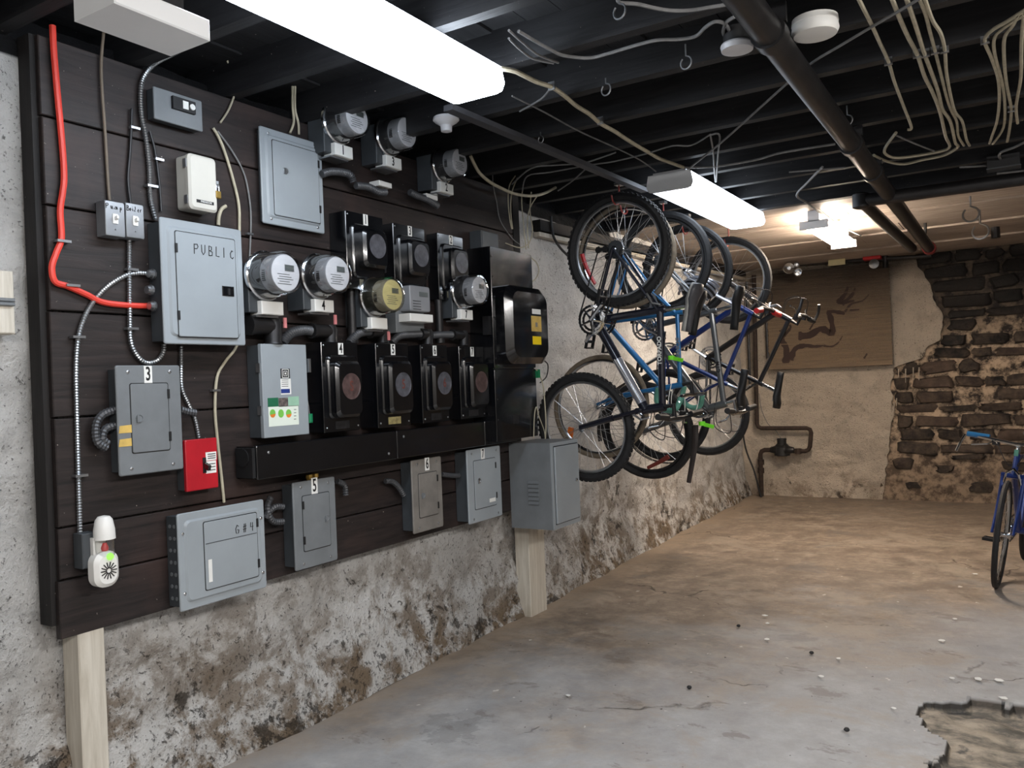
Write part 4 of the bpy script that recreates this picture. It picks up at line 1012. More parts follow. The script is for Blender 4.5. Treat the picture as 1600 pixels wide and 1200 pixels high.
# conduit (dark strip) along the ceiling on the left side
a = onZ(700, 168, 2.53); b = onZ(1003, 296, 2.53); b = a + (b - a) * 1.02
tag(part('conduit', MB().obox((a + b) / 2, (b - a) / 2, Vector((.022, 0, 0)), (0, 0, .012)), paint('dim_grey_paint', (66, 66, 70), .6)), 'flat dark grey strip under the joists beyond the nearest light', 'conduit')
# back wall sprinkler line and valves
YV = 9.5
a = onY(1215, 414, YV); b = onY(1455, 400, YV)
t = thing('sprinkler_pipe', 'thin dark pipe across the top of the back wall', 'pipe', a); part('pipe_run', MB().tube([a, b], .022, 10), iron, t)
q = onY(1383, 404, YV); part('coupling', MB().lathe(q - Vector((0, 0, .10)), (0, 0, 1), [(0, .03), (.2, .03)], 10), iron, t)
q = onY(1363, 400, YV - .06); t = thing('valve', 'red valve block on the back wall pipe', 'valve', q)
part('valve_body', MB().plate(-.06, .06, [(-.10, -.07), (.10, -.07), (.10, .07), (-.10, .07)], .02) if 0 else MB().obox(q + Vector((0, 0, .03)), (.085, 0, 0), (0, .06, 0), (0, 0, .07)), red_pl, t)
m = MB(); m.lathe(q + Vector((.02, -.04, -.09)), (0, -1, 0), [(0, .05), (.02, .05), (.03, .02)], 12); part('valve_ring', m, steel, t)
q = a0 + dd * ((onZ(1452, 388, ZP) - a0).length - .01)
t = thing('valve', 'red end flange on the big pipe', 'valve', q)
part('flange', MB().lathe(q - dd * .05, dd, [(0, .058), (.09, .058), (.10, .045)], 16), paint('dull_red_enamel', (138, 40, 40), .5), t); part('bolt_ring', MB().lathe(q - dd * .03, dd, [(0, .05), (.01, .05)], 12), steel, t)
# paper notice and hanging flood lamp
q = onY(1307, 402, 9.3); t = thing('notice', 'small cream paper notice hanging below the farthest light', 'notice', q)
m = MB().obox(q + Vector((0, 0, -.03)), (.085, 0, 0), (0, .003, 0), (0, .0, .055)); part('paper', m, face_cream, t)
m = MB()
m.tube([q + Vector((-.06, 0, .02)), q + Vector((0, 0, .12)), q + Vector((.06, 0, .02))], .004, 5); part('string', m, nm_dim, t)
q = onY(1236, 418, 9.0); t = thing('flood_lamp', 'small chrome twin lamp above the bamboo blind', 'lamp', q)
for dx, dz, r in ((-.03, .0, .06), (.06, -.05, .045), (.05, .03, .03)):
    part('lamp_head', MB().lathe(q + Vector((dx, .05, dz)), (0.2, -1, -.1), [(0, r * .3), (.04, r * .6), (.09, r), (.095, r * .9), (.07, r * .3)], 16), chrome, t)
part('arm', MB().tube([q + Vector((0, .06, 0)), q + Vector((0, .4, .02)), ], .012, 8), iron, t)
# smoke detector
q = onZ(1273, 32, 2.555)
t = thing('smoke_detector', 'round white smoke detector on the ceiling joists', 'smoke detector', q)
part('base', MB().lathe(q, (0, 0, -1), [(-.005, .072), (.012, .074), (.015, .07)], 30), white_pl, t)
part('cover', MB().lathe(q - Vector((0, 0, .014)), (0, 0, -1), [(0, .072), (.02, .075), (.034, .068), (.036, .05)], 30), white_pl, t)
# lampholder near the big pipe
q = onZ(1152, 78, 2.49)
t = thing('lamp_holder', 'empty white ceiling lampholder beside the big black pipe', 'lampholder', q)
part('box', MB().lathe((q.x, q.y, ZJ), (0, 0, -1), [(0, .045), (.05, .045)], 16), black_matt, t)
part('base', MB().lathe((q.x, q.y, ZJ - .05), (0, 0, -1), [(0, .052), (.006, .055), (.022, .052), (.024, .02)], 22), porc, t)

def onZc(pts, z): return [onZ(a, b, z) for a, b in pts]
def ccable(label, pts, r=.006, mat=nm, z=2.545, clips=(), zs=None):
    P = onZc(pts, z)
    if zs:
        for p, (i, dz) in zip([P[i] for i, _ in zs], zs): p.z += dz
    m = MB(); m.tube(smooth(P), r, 7)
    if clips:
        t = thing('cable', label, 'cable', P[0]); part('jacket', m, mat, t)
        for k in clips: q = onZ(*k, z); part('clip', MB().box(q.x - .014, q.x + .014, q.y - .004, q.y + .004, z - r - .003, ZJ + .005), steel, t)
        return t
    return tag(part('cable', m, mat), label, 'cable')
Z4 = lambda L: [(1200 + a / 4, b / 4) for a, b in L]
Z3 = lambda L: [(800 + a / 4, b / 4) for a, b in L]
ccable('thick cream cable running along the ceiling from nearest to middle light', [(768, 105), (800, 110)] + Z3([(60, 465), (150, 510), (250, 545), (330, 600), (400, 660), (480, 710), (550, 770), (640, 820), (700, 860), (780, 910), (850, 950), (920, 990), (1000, 1020), (1070, 1045)]), .009, nm, clips=((862, 136), (938, 190)))
ccable('pale cable at the top edge left of the big pipe', Z3([(660, 0), (680, 18), (780, 25), (900, 52), (1000, 66), (1120, 64), (1240, 45), (1350, 28)]), .006, nm_dim)
ccable('grey cable snaking to the empty lampholder', Z3([(40, 195), (150, 260), (250, 315), (330, 348), (480, 362), (600, 335), (750, 290), (900, 252), (1050, 245), (1150, 225), (1210, 170), (1270, 135), (1330, 150), (1360, 200), (1350, 240)]), .006, nm_dim)
ccable('short cable looping from lampholder behind the big pipe', Z3([(1400, 255), (1350, 250), (1320, 200), (1340, 140), (1390, 105)]), .006, nm_dim)
ccable('thin grey loose cable beside the nearest light, upper', Z3([(-20, 190), (60, 260), (160, 340), (290, 392)]), .0045, nm_dim)
ccable('thin grey loose cable beside the nearest light, lower', Z3([(-20, 240), (40, 300), (130, 365), (260, 395)]), .0045, nm_dim)
ccable('pale cord pulled straight across the joists to the middle light', [(1440, -4), (1400, 20), (1362, 42), (1310, 73), (1262, 103), (1200, 157), (1130, 220), (1078, 262)], .005, nm_dim, 2.535)
ccable('grey cable from the middle light to the big pipe', [(1070, 262), (1120, 260), (1180, 250), (1215, 240), (1260, 232), (1305, 225)], .006, nm_dim)
ccable('thin tie branching off the thick cream cable', [(860, 138), (845, 155), (812, 174)], .004, nm_dim)
ccable('faint thin wire parallel to the thick cream cable', [(800, 150), (850, 175), (905, 205), (960, 230), (1000, 250), (1025, 268)], .0035, nm_dim)
ccable('thin pale wire meandering over the bike corner, upper', [(800, 288), (830, 263), (870, 258), (910, 255), (940, 246), (962, 238)], .004, nm_dim)
ccable('thin pale wire meandering over the bike corner, lower', [(816, 298), (824, 275), (860, 269), (920, 258), (960, 252), (1010, 240), (1050, 228), (1080, 227), (1110, 210)], .004, nm_dim)
ccable('thin grey wire dropping to the bike hooks', [(872, 298), (895, 282), (915, 264)], .004, nm_dim)
ccable('thin wire loop above the middle light, left strand', [(1110, 211), (1114, 235), (1116, 262), (1118, 284)], .0045, nm_dim)
ccable('thin wire loop above the middle light, right strand', [(1110, 211), (1124, 211), (1122, 240), (1119, 284)], .0045, nm_dim)
ccable('cream cable ending in a small hook right of the big pipe', Z4([(565, -10), (610, 80), (650, 160), (700, 270), (755, 390), (790, 510), (850, 670), (897, 795), (872, 810)]), .0065, nm, clips=((1388, 98),))
ccable('first cable of the stapled bundle, curling into a big loop', Z4([(775, -10), (830, 130), (880, 240), (935, 345), (980, 480), (1030, 580), (1075, 700), (1110, 850), (1130, 925), (1000, 960), (820, 985), (745, 970), (730, 930), (800, 830)]), .0075, nm, clips=((1433, 86),))
ccable('second cable of the stapled bundle, sweeping back to the big pipe', Z4([(865, -10), (920, 150), (980, 340), (1060, 560), (1090, 680), (1140, 760), (1170, 890), (1185, 920), (1100, 970), (960, 1000), (850, 1025), (750, 1010), (660, 970)]), .0075, nm, clips=((1446, 85),))
ccable('third cable of the stapled bundle, thinner', Z4([(945, -10), (985, 90), (1010, 190), (1045, 320), (1080, 460), (1120, 620), (1150, 700), (1180, 760), (1190, 850), (1225, 910)]), .006, nm, clips=((1461, 81),))
ccable('fourth cable of the stapled bundle, rightmost', Z4([(980, -10), (1030, 130), (1080, 210), (1105, 310), (1115, 450), (1140, 590), (1170, 700), (1215, 760), (1240, 870), (1260, 910)]), .0065, nm, clips=((1476, 79),))
ccable('thin cable crossing the big loop of the bundle', Z4([(800, 845), (900, 890), (1040, 945)]), .0045, nm_dim)
ccable('outer bent cable of the far right bundle', Z4([(1640, 40), (1500, 130), (1400, 190), (1355, 255), (1400, 370), (1440, 500), (1445, 640), (1430, 760), (1400, 850), (1385, 895)]), .0065, nm, clips=((1539, 65),))
ccable('second bent cable of the far right bundle', Z4([(1640, 70), (1480, 170), (1415, 240), (1420, 350), (1460, 500), (1480, 650), (1470, 800), (1405, 900)]), .006, nm)
ccable('third bent cable of the far right bundle', Z4([(1560, 90), (1530, 160), (1480, 230), (1475, 350), (1490, 520), (1520, 680), (1510, 800), (1495, 885)]), .0065, nm, clips=((1580, 172),))
ccable('nearly straight cable at the right frame edge', Z4([(1600, 90), (1585, 250), (1580, 480), (1560, 600), (1550, 680), (1560, 770)]), .0065, nm)
ccable('pale curled cable end right of the far bundle', Z4([(1640, 870), (1540, 920), (1460, 950), (1445, 980), (1465, 1005)]), .007, nm_dim)
ccable('short thin cable under the joist above the pale planks', Z4([(1200, 1045), (1300, 1040), (1370, 1035)]), .006, nm_dim)
ccable('thin cable stretched along the last joist at right', Z4([(1430, 1085), (1520, 1076), (1640, 1066)]), .006, nm_dim)
ccable('thin pale cable crossing near the last joist', [(1233, 269), (1280, 265), (1322, 262)], .005, nm_dim)
ccable('thin grey cable angled down to the farthest light', [(1285, 261), (1262, 285), (1245, 305), (1262, 318), (1300, 345), (1345, 368)], .007, nm_dim, clips=())
# hooks in the joists
def hook(label, px, py, z=2.50, s=.022, kind='ring', grp=None):
    q = onZ(px, py, z); m = MB()
    t = thing('ceiling_hook', label, 'hook', q, grp)
    P = [(q.x + s * math.sin(a), q.y - .3 * s * math.sin(a), q.z - s * math.cos(a)) for a in [math.radians(x) for x in range(-140, 150, 20)]]
    part('hook_bend', MB().tube(P, s * .14, 6), steel, t)
    part('shank', MB().tube([P[-1], (q.x, q.y, q.z + s * 1.1), (q.x, q.y, ZJ + .005)], s * .14, 6), steel, t)
    return t
hook('steel hook left of the big pipe near the top edge', 968, 18); hook('steel hook between the thick cream cable and the lampholder', 1072, 98)
hook('steel hook just right of the thick cream cable', 947, 140, 2.52); hook('thin steel hook above the flat grey strip', 845, 218, 2.53, .016)
hook('screw hook left of the pipe coupling under the joists', 1324, 188, 2.5)
hook('large steel hook under the pale planks at right, upper of two', 1517, 335, 2.44, .05); hook('large steel hook under the pale planks at right, lower of two', 1532, 362, 2.40, .055)
q = onZ(1392, 322, 2.5); tag(part('pipe_hanger', MB().tube([onY(1445, 328, 7.6), onY(1446, 372, 7.6)], .012, 6).obox(onY(1436, 328, 7.6), (.12, 0, 0), (0, .02, 0), (0, 0, .01)), iron), 'black hanger rod between the big pipe and the hooks', 'hanger')
q1 = onY(1551, 300, 8.2); q2 = onY(1556, 372, 8.2); tag(part('hanging_pipe', MB().tube([q1, q2], .035, 10), iron), 'dark vertical pipe stub hanging above the bare stones', 'pipe')
# rails on the left wall over the bikes
for lab, (p, q), hh, mt, x in (('dark timber rail high on the left wall behind the bikes', ((838, 352), (1185, 432)), .035, edge_m, .02), ('pale painted ledge under the dark wall rail', ((838, 366), (1185, 441)), .014, post_m, .03)):
    a = onX(*p, .05); b = onX(*q, -.03)
    m = MB().obox((a + b) / 2 + Vector((0, 0, 0)), (b - a) / 2, Vector((.03 if mt is edge_m else .022, 0, 0)), (0, 0, hh)); tag(part('wall_rail', m, mt), lab, 'rail')
# timber upright and stuff right of the tall cabinet top
a = onX(820, 330, .1); tag(part('wall_stud', MB().box(.05, .13, 4.26, 4.33, 2.10, 2.56), edge_m), 'dark timber stud right of the tall black cabinet top', 'timber')

# water pipes in the back corner
def wp(pts, y): return [onY(a, b, y) for a, b in pts]
t = thing('water_pipe', 'dark rusty pipe dropping down the corner and looping to the water meter', 'pipe', onY(1184, 668, 9.52))
def bend(P, r):
    out = [P[0]]
    for a, b, c in zip(P, P[1:], P[2:]):
        u = (a - b).normalized(); v = (c - b).normalized(); out += [b + u * r, b + u * r * .3 + v * r * .3, b + v * r]
    return out + [P[-1]]
part('pipe_run', MB().tube(bend(wp([(1178, 430), (1183, 669), (1268, 669), (1265, 705), (1238, 705)], 9.50), .05), .024, 10), rust, t)
part('pipe_run', MB().tube(bend(wp([(1206, 703), (1188, 703), (1190, 775)], 9.50), .05), .026, 10), rust, t)
for px, py in ((1189, 722), (1189, 735), (1247, 705)): q = onY(px, py, 9.5); part('coupling', MB().lathe(q - Vector((0, 0, .03)), (0, 0, 1), [(0, .036), (.06, .036)], 10), rust, t)
q = onY(1222, 703, 9.47)
t = thing('water_meter', 'dark water meter in the pipe loop low on the back wall', 'meter', q)
part('meter_body', MB().lathe(q - Vector((.13, 0, 0)), (1, 0, 0), [(0, .03), (.05, .045), (.08, .075), (.18, .075), (.21, .045), (.26, .03)], 14), iron, t)
part('meter_head', MB().lathe(q, (0, 0, 1), [(-.06, .085), (.03, .08), (.05, .05), (.11, .05), (.115, .055), (.13, .05)], 16), black_matt, t)
for px, lbl in ((1168, 'thin dark vertical pipe left of the corner water pipe'), (1196, 'dark vertical pipe right of the corner water pipe')):
    a = onY(px - 1, 440, 9.53); b = onY(px + 4, 600 if px == 1168 else 560, 9.53); tag(part('riser_pipe', MB().tube([a, b], .016, 8), iron), lbl, 'pipe')
tag(part('cable', MB().tube(smooth(wp([(1162, 600), (1160, 660), (1165, 700), (1178, 735), (1186, 765), (1190, 778)], 9.45)), .010, 7), cable_bk), 'dark cable hanging down the back corner to the floor', 'cable')
tag(part('cord', MB().tube(smooth(wp([(1186, 615), (1190, 640), (1200, 662), (1214, 675), (1222, 690)], 9.5)), .004, 5), nm_dim), 'thin cord hanging over the water meter', 'cord')

# bamboo blind with branch picture
bl0 = onY(1196, 418, 9.50); bl1 = onY(1389, 418, 9.50); zb0 = onY(1389, 566, 9.5).z; zt0 = 2.52
t = thing('bamboo_blind', 'brown bamboo blind with a dark painted branch on the back wall', 'blind', (bl0.x, 9.5, zb0))
m = MB(); z = zb0; k = 0
while z < zt0:
    y0 = 9.50 + .005 * math.sin(k * 2.1) + random.uniform(-.001, .001)
    m.obox(((bl0.x + bl1.x) / 2 + random.uniform(-.004, .004), y0, z + .007), ((bl1.x - bl0.x) / 2, 0, 0), (0, .005, 0), (0, 0, .0062)); z += .0145; k += 1
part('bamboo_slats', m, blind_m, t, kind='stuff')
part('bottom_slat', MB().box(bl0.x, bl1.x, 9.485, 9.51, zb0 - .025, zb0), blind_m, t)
branch = paint('dark_branch_paint', (52, 36, 31), .8)
def stroke(pts, w0, w1, sc=4, off=(1200, 300)):
    P = smooth([onY(off[0] + a / sc, off[1] + b / sc, 9.492) for a, b in pts], 4); n = len(P); m = MB(); vs = []
    for i, p in enumerate(P):
        d = (P[min(i + 1, n - 1)] - P[max(i - 1, 0)]).normalized(); nn = Vector((-d.z, 0, d.x)); w = (w0 + (w1 - w0) * i / (n - 1)) * .0125 * random.uniform(.75, 1.25)
        vs += [p + nn * w, p - nn * w]
    vs += [Vector((v.x, v.y - .002, v.z)) for v in vs]; N = 2 * n
    fs = [(2 * i, 2 * i + 1, 2 * i + 3, 2 * i + 2) for i in range(n - 1)] + [(N + 2 * i, N + 2 * i + 1, N + 2 * i + 3, N + 2 * i + 2) for i in range(n - 1)] + [(2 * i, 2 * i + 2, N + 2 * i + 2, N + 2 * i) for i in range(n - 1)] + [(2 * i + 1, 2 * i + 3, N + 2 * i + 3, N + 2 * i + 1) for i in range(n - 1)]
    m.add(vs, fs); return m
m = MB()
for pts, a, b in (([(190, 900), (260, 895), (330, 855), (400, 880), (395, 800), (380, 745), (430, 750), (480, 760)], 3.4, 1.2), ([(110, 1070), (115, 980), (90, 930), (100, 870), (70, 870)], 3.2, .8), ([(140, 1050), (170, 980), (230, 960), (290, 965), (350, 960)], 3, .7),
                  ([(100, 900), (140, 850), (135, 830)], 1.4, .6), ([(350, 960), (400, 965), (440, 940), (465, 900)], .9, .4), ([(480, 750), (520, 700), (590, 680), (630, 640)], 1, .4), ([(440, 690), (480, 640), (500, 590)], 2.2, .8), ([(460, 700), (520, 650), (545, 600)], 2, .6), ([(430, 680), (470, 690), (540, 680)], 2.2, .8), ([(600, 1040), (620, 1010)], .9, .5), ([(260, 860), (285, 820)], .9, .4), ([(510, 740), (570, 735)], .9, .5)):
    s_ = stroke(pts, a, b); m.add(s_.v, s_.f)
part('branch_picture', m, branch, t, kind='stuff', label='dark brown painted branch')

# ================================================================== BICYCLES
def bike(label, mat, rear, front_hub_local, spec):
    """spec: frame matrices; local x forward, y left, z up, origin at the rear hub"""
    t = thing('bicycle', label, 'bicycle', (0, 0, 0), spec.get('group'))
    t.matrix_world = rear; t.matrix_basis = rear
    R = spec.get('R', .33); tw = spec.get('tw', .026); wb_ = front_hub_local
    rim_m = spec.get('rim', chrome); ty = spec.get('tyre', tyre_m); steer = spec.get('steer', 0)
    P = lambda x, z, y=0: Vector((x, y, z))
    bbp = P(.43, -.06); st = P(.30, spec.get('sth', .37)); ht = P(wb_ - .24, .50 + spec.get('hh', 0)); hb = P(wb_ - .20, .40 + spec.get('hh', 0)); fh = P(wb_, 0)
    def wheel(nm_, c, rot):
        ro = Matrix.Translation(c) @ Matrix.Rotation(rot, 4, 'Z') @ Matrix.Translation(-Vector(c))
        def tor(r, rr, n=40, k=8, sq=1.0):
            m = MB(); vs = []; fs = []
            for i in range(n):
                a = 2 * PI * i / n
                for j in range(k):
                    b = 2 * PI * j / k; q = r + rr * math.cos(b) * sq
                    vs.append(ro @ Vector((c.x + q * math.cos(a), rr * math.sin(b), c.z + q * math.sin(a))))
            for i in range(n):
                for j in range(k): fs.append((i * k + j, ((i + 1) % n) * k + j, ((i + 1) % n) * k + (j + 1) % k, i * k + (j + 1) % k))
            return m.add(vs, fs)
        wt = part(nm_, tor(R - tw, tw), ty, t, local=True, label='rubber tyre and wheel')
        if spec.get('knobs'):
            m = MB()
            for i in range(64):
                a = 2 * PI * i / 64
                for yy in (-.6, 0, .6):
                    a2 = a + (0 if yy else PI / 64); e = Vector((math.cos(a2), 0, math.sin(a2))); T = Vector((-math.sin(a2), 0, math.cos(a2)))
                    cc = ro @ (Vector(c) + e * (R - (.004 if yy else .001)) + Vector((0, yy * tw, 0))); m.obox(cc, e * .0035, T * .008, (0, .005, 0))
            part('tread_knobs', m, ty, wt, local=True, kind='stuff')
        part('rim', tor(R - 2 * tw - .006, .010, 40, 6, 1.0), rim_m, wt, local=True)
        m = MB(); ns = 28
        for i in range(ns):
            a = 2 * PI * i / ns; s_ = 1 if i % 2 else -1; a2 = a + (.5 if (i // 2) % 2 else -.5)
            m.tube([ro @ Vector((c.x + .02 * math.cos(a2), s_ * .03, c.z + .02 * math.sin(a2))), ro @ Vector((c.x + (R - 2 * tw - .01) * math.cos(a), 0, c.z + (R - 2 * tw - .01) * math.sin(a)))], .0012, 4, caps=False)
        part('spokes', m, steel, wt, local=True, kind='stuff')
        hc = ro @ Vector((c.x, -.05, c.z)); hd = (ro @ Vector((c.x, .05, c.z))) - hc
        part('hub', MB().lathe(hc, hd, [(0, .008), (.008, .022), (.03, .014), (.07, .014), (.092, .022), (.1, .008)], 12), chrome, wt, local=True)
        return wt
    wr = wheel('rear_wheel', Vector((0, 0, 0)), 0); wf = wheel('front_wheel', fh, steer)
    m = MB(); tr = spec.get('tr', .018)
    m.tube([bbp, st + (st - bbp) * .08], tr * .95, 10); m.tube([st, ht], tr * .9, 10); m.tube([bbp, hb], [tr * 1.25] * 2, 12); m.tube([hb - (ht - hb) * .15, ht + (ht - hb) * .15], tr * 1.15, 12)
    for s_ in (-1, 1):
        m.tube([bbp + P(-.02, 0, s_ * .02), P(.25, -.03, s_ * .045), P(0, 0, s_ * .062)], [tr * .6, tr * .5, tr * .45], 8)
        m.tube([st + P(0, -.01, s_ * .012), P(.18, .20, s_ * .045), P(0, 0, s_ * .062)], tr * .42, 8)
    m.lathe(bbp - Vector((0, .037, 0)), (0, 1, 0), [(0, .022), (.074, .022)], 14)
    fr = part('frame', m, mat, t, local=True)
    if spec.get('text'):
        d = (ht - st); d.normalize(); n_ = Vector((-d.z, 0, d.x))
        mid = st.lerp(ht, spec.get('tpos', .38)) + Vector((0, -tr * .93, 0))
        side = -1 if spec.get('tside', -1) < 0 else 1
        lettering(spec['text'], .034, spec.get('tmat', white_st), fr, mid, ex=-d if spec.get('tflip') else d, ez=-n_ if spec.get('tflip') else n_, sx=1.0, local=True, bold=.001)
    if spec.get('decal'):
        dm = MB(); a_ = bbp.lerp(hb, .45); b_ = bbp.lerp(hb, .93)
        dm.tube([a_, b_], [tr * 1.27] * 2, 12, caps=False); dd_ = MB()
        part('down_tube_decal', dm, spec['decal'], fr, 'silver lower half of the down tube', local=True)
        for k in (-1, 1): dd_.tube([a_ + Vector((.0, -tr * 1.2, k * .008)), b_ + Vector((-.02, -tr * 1.2, k * .008))], .0022, 5)
        part('decal_lines', dd_, white_st, fr, local=True, kind='stuff')
    # fork
    m = MB(); rs = Matrix.Translation(fh) @ Matrix.Rotation(steer, 4, 'Z') @ Matrix.Translation(-fh)
    cr = hb - (ht - hb) * .2; susp = spec.get('susp')
    for s_ in (-1, 1):
        a_ = cr + P(0, 0, s_ * .058); b_ = fh + P(-.01, .0, s_ * .058); b_ = rs @ b_; a2 = rs @ a_ if susp else a_
        if susp: m.tube([a_, a_.lerp(b_, .45)], .013, 10); m.tube([a_.lerp(b_, .42), b_], [.019, .016], 10)
        else: m.tube(smooth([a_, a_.lerp(b_, .6) + P(-.02, 0), b_]), [.014 - .006 * i / 10 for i in range(11)], 8)
    m.tube([cr + P(0, 0, -.07), cr + P(0, 0, .07)], .017, 8); m.tube([cr, hb], .017, 8)
    part('fork', m, spec.get('fork', mat), t, local=True)
    # stem + bars
    up = (ht - hb).normalized(); s0 = ht + up * .07; s1 = s0 + P(.07, .02)
    part('stem', MB().tube([ht, s0, s1], .014, 10), chrome if spec.get('chrome_bar') else black_matt, t, local=True)
    HW = .29; ya = steer * 1.0
    if spec.get('drop'):
        pts = []
        for s_ in (-1, 1):
            q = [s1, s1 + P(.0, 0, s_ * .12), s1 + P(.01, 0, s_ * .19), s1 + P(.08, -.01, s_ * .21), s1 + P(.10, -.07, s_ * .21), s1 + P(.06, -.13, s_ * .215), s1 + P(-.02, -.135, s_ * .22)]
            part('bar_half', MB().tube(smooth(q), .012, 8), chrome, t, local=True)
            part('bar_tape', MB().tube(smooth(q[2:]), .0165, 8), tape_g, t, local=True)
            lv = s1 + P(.09, .0, s_ * .215); part('brake_lever', MB().tube(smooth([lv, lv + P(.03, .05), lv + P(.06, .0), lv + P(.06, -.09)]), .007, 6), chrome, t, local=True)
    else:
        sw = -.03
        hbm = MB().tube([s1 + P(sw, .03, -HW), s1 + P(0, .01, -.1), s1, s1 + P(0, .01, .1), s1 + P(sw, .03, HW)], .0125, 8)
        bar = part('handlebar', hbm, chrome if spec.get('chrome_bar') else black_matt, t, local=True)
        for s_ in (-1, 1):
            part('grip', MB().tube([s1 + P(sw * .65, .024, s_ * (HW - .13)), s1 + P(sw, .03, s_ * (HW + .005))], .018, 10), spec.get('grip', black_matt), bar, local=True)
            b0 = s1 + P(sw * .5 + .02, .0, s_ * (HW - .15)); part('brake_lever', MB().tube([b0, b0 + P(.035, -.015, s_ * .02), b0 + P(.045, -.03, s_ * .11)], .006, 6), chrome, bar, local=True)
            part('shifter', MB().obox(b0 + P(-.02, -.008, -s_ * .02), (.018, 0, 0), (0, .02, 0), (0, 0, .012)), black_matt, bar, local=True)
            if spec.get('barend'): part('bar_end', MB().tube(smooth([s1 + P(sw, .03, s_ * (HW + .01)), s1 + P(.04, .05, s_ * (HW + .015)), s1 + P(.10, .05, s_ * (HW - .01))]), .011, 8), spec['barend'], bar, local=True)
    # cables
    m = MB()
    for s_ in (-1, 1): m.tube(smooth([s1 + P(0, 0, s_ * .13), s1 + P(.12, .0, s_ * .09), s1 + P(.10, -.12, s_ * .03), ht + P(.0, -.05, s_ * .02)]), .0028, 5)
    part('brake_cables', m, spec.get('cab', cable_bk), t, local=True, kind='stuff')
    # seat
    if spec.get('saddle', True):
        sd = (st - bbp).normalized(); sp = st + sd * spec.get('post', .16)
        part('seatpost', MB().tube([st, sp], .0135, 10), chrome, t, local=True)
        m = MB(); prof = [(-.13, .018), (-.125, .055), (-.09, .075), (-.04, .066), (.0, .04), (.05, .024), (.11, .019), (.145, .012)]
        vs = []; n = 10
        for x_, w_ in prof:
            for k in range(n):
                a = 2 * PI * k / n; h_ = .022 if math.sin(a) > 0 else .03
                vs.append(sp + P(x_, .025 + math.sin(a) * h_ + (.012 if x_ < -.08 else 0), math.cos(a) * w_))
        fs = [(i * n + k, i * n + (k + 1) % n, (i + 1) * n + (k + 1) % n, (i + 1) * n + k) for i in range(len(prof) - 1) for k in range(n)] + [tuple(range(n)), tuple(range((len(prof) - 1) * n, len(prof) * n))]
        m.add(vs, fs); sa = part('saddle', m, spec.get('sad', black_matt), t, local=True, ang=80)
        if spec.get('sad2'):
            m2 = MB(); m2.add([Vector((v.x, v.y * 1.04, v.z - .006)) if v.z < sp.z + .028 else Vector((v.x, v.y * .9, v.z - .012)) for v in vs], fs); part('saddle_side', m2, spec['sad2'], sa, 'pale grey saddle side', local=True, ang=80)
        part('saddle_rails', MB().tube([sp + P(-.08, -.0, .02), sp + P(.06, .0, .02)], .0035, 6).tube([sp + P(-.08, 0, -.02), sp + P(.06, 0, -.02)], .0035, 6), steel, sa, local=True, kind='stuff')
    # drivetrain (right side, -y)
    ca = spec.get('crank', .3)
    m = MB(); oy = -.048
    def ring(mb, c, r0, r1, y, th, n=40, teeth=True):
        vs = []; fs = []
        for i in range(n):
            a = 2 * PI * i / n; ro_ = r1 + (.003 if i % 2 and teeth else 0)
            for (rr_, yy) in ((r0, y - th), (ro_, y - th), (ro_, y + th), (r0, y + th)): vs.append((c.x + rr_ * math.cos(a), yy, c.z + rr_ * math.sin(a)))
        for i in range(n):
            j = (i + 1) % n
            for k in range(4): fs.append((i * 4 + k, j * 4 + k, j * 4 + (k + 1) % 4, i * 4 + (k + 1) % 4))
        mb.add(vs, fs)
    rb = spec.get('ring_r', .088)
    ring(m, bbp, rb - .013, rb, oy, .002, 48); ring(m, bbp, rb * .62, rb * .76, oy + .008, .002, 36)
    for k in range(5):
        a = 2 * PI * k / 5 + .3; e = Vector((math.cos(a), 0, math.sin(a))); m.tube([bbp + Vector((0, oy, 0)), bbp + Vector((0, oy, 0)) + e * (rb - .008)], [.009, .006], 6)
    cs = part('crankset', m, spec.get('crm', chrome), t, local=True)
    for s_, ang_ in ((-1, ca), (1, ca + PI)):
        e = Vector((math.cos(ang_), 0, math.sin(ang_))); a_ = bbp + Vector((0, s_ * .062, 0)); b_ = bbp + e * .17 + Vector((0, s_ * .08, 0))
        part('crank_arm', MB().tube([a_, b_], [.014, .011], 8), spec.get('crm', chrome), cs, local=True)
        m = MB(); pc = b_ + Vector((0, s_ * .055, 0))
        for dy in (-.04, .04): m.obox(pc + Vector((0, dy, 0)), (.042, 0, 0), (0, .004, 0), (0, 0, .009))
        for dx in (-.04, .04): m.obox(pc + Vector((dx, 0, 0)), (.004, 0, 0), (0, .044, 0), (0, 0, .009))
        m.tube([b_, pc + Vector((0, s_ * .04, 0))], .009, 8); part('pedal', m, black_matt, cs, local=True)
    m = MB()
    for k in range(5): ring(m, Vector((0, 0, 0)), .018, .026 + .006 * k, -.05 + .005 * k, .0012, 28)
    part('cassette', m, grey_dark, t, local=True)
    m = MB(); m.tube([(0, -.045, .047), bbp + Vector((0, oy, rb))], .0045, 5); m.tube([(0.01, -.045, -.10), bbp + Vector((0, oy, -rb))], .0045, 5); part('chain', m, iron, t, local=True)
    m = MB(); ring(m, Vector((.01, 0, -.055)), .004, .018, -.048, .004, 14); ring(m, Vector((.02, 0, -.10)), .004, .018, -.048, .004, 14); m.obox((.015, -.056, -.078), (.010, 0, .004), (0, .004, 0), (-.008, 0, .03)); part('derailleur', m, black_matt, t, local=True)
    m = MB()
    for s_ in (-1, 1): m.tube([cr + P(.02, -.06, s_ * .05), cr + P(.05, .02, s_ * .035), cr + P(.03, .05, 0)], .007, 6); m.tube([P(.22, .26, s_ * .045), P(.27, .30, s_ * .035), P(.27, .33, 0)], .006, 6)
    part('brake_arms', m, chrome if spec.get('chrome_bar') or spec.get('drop') else steel, t, local=True, kind='stuff')
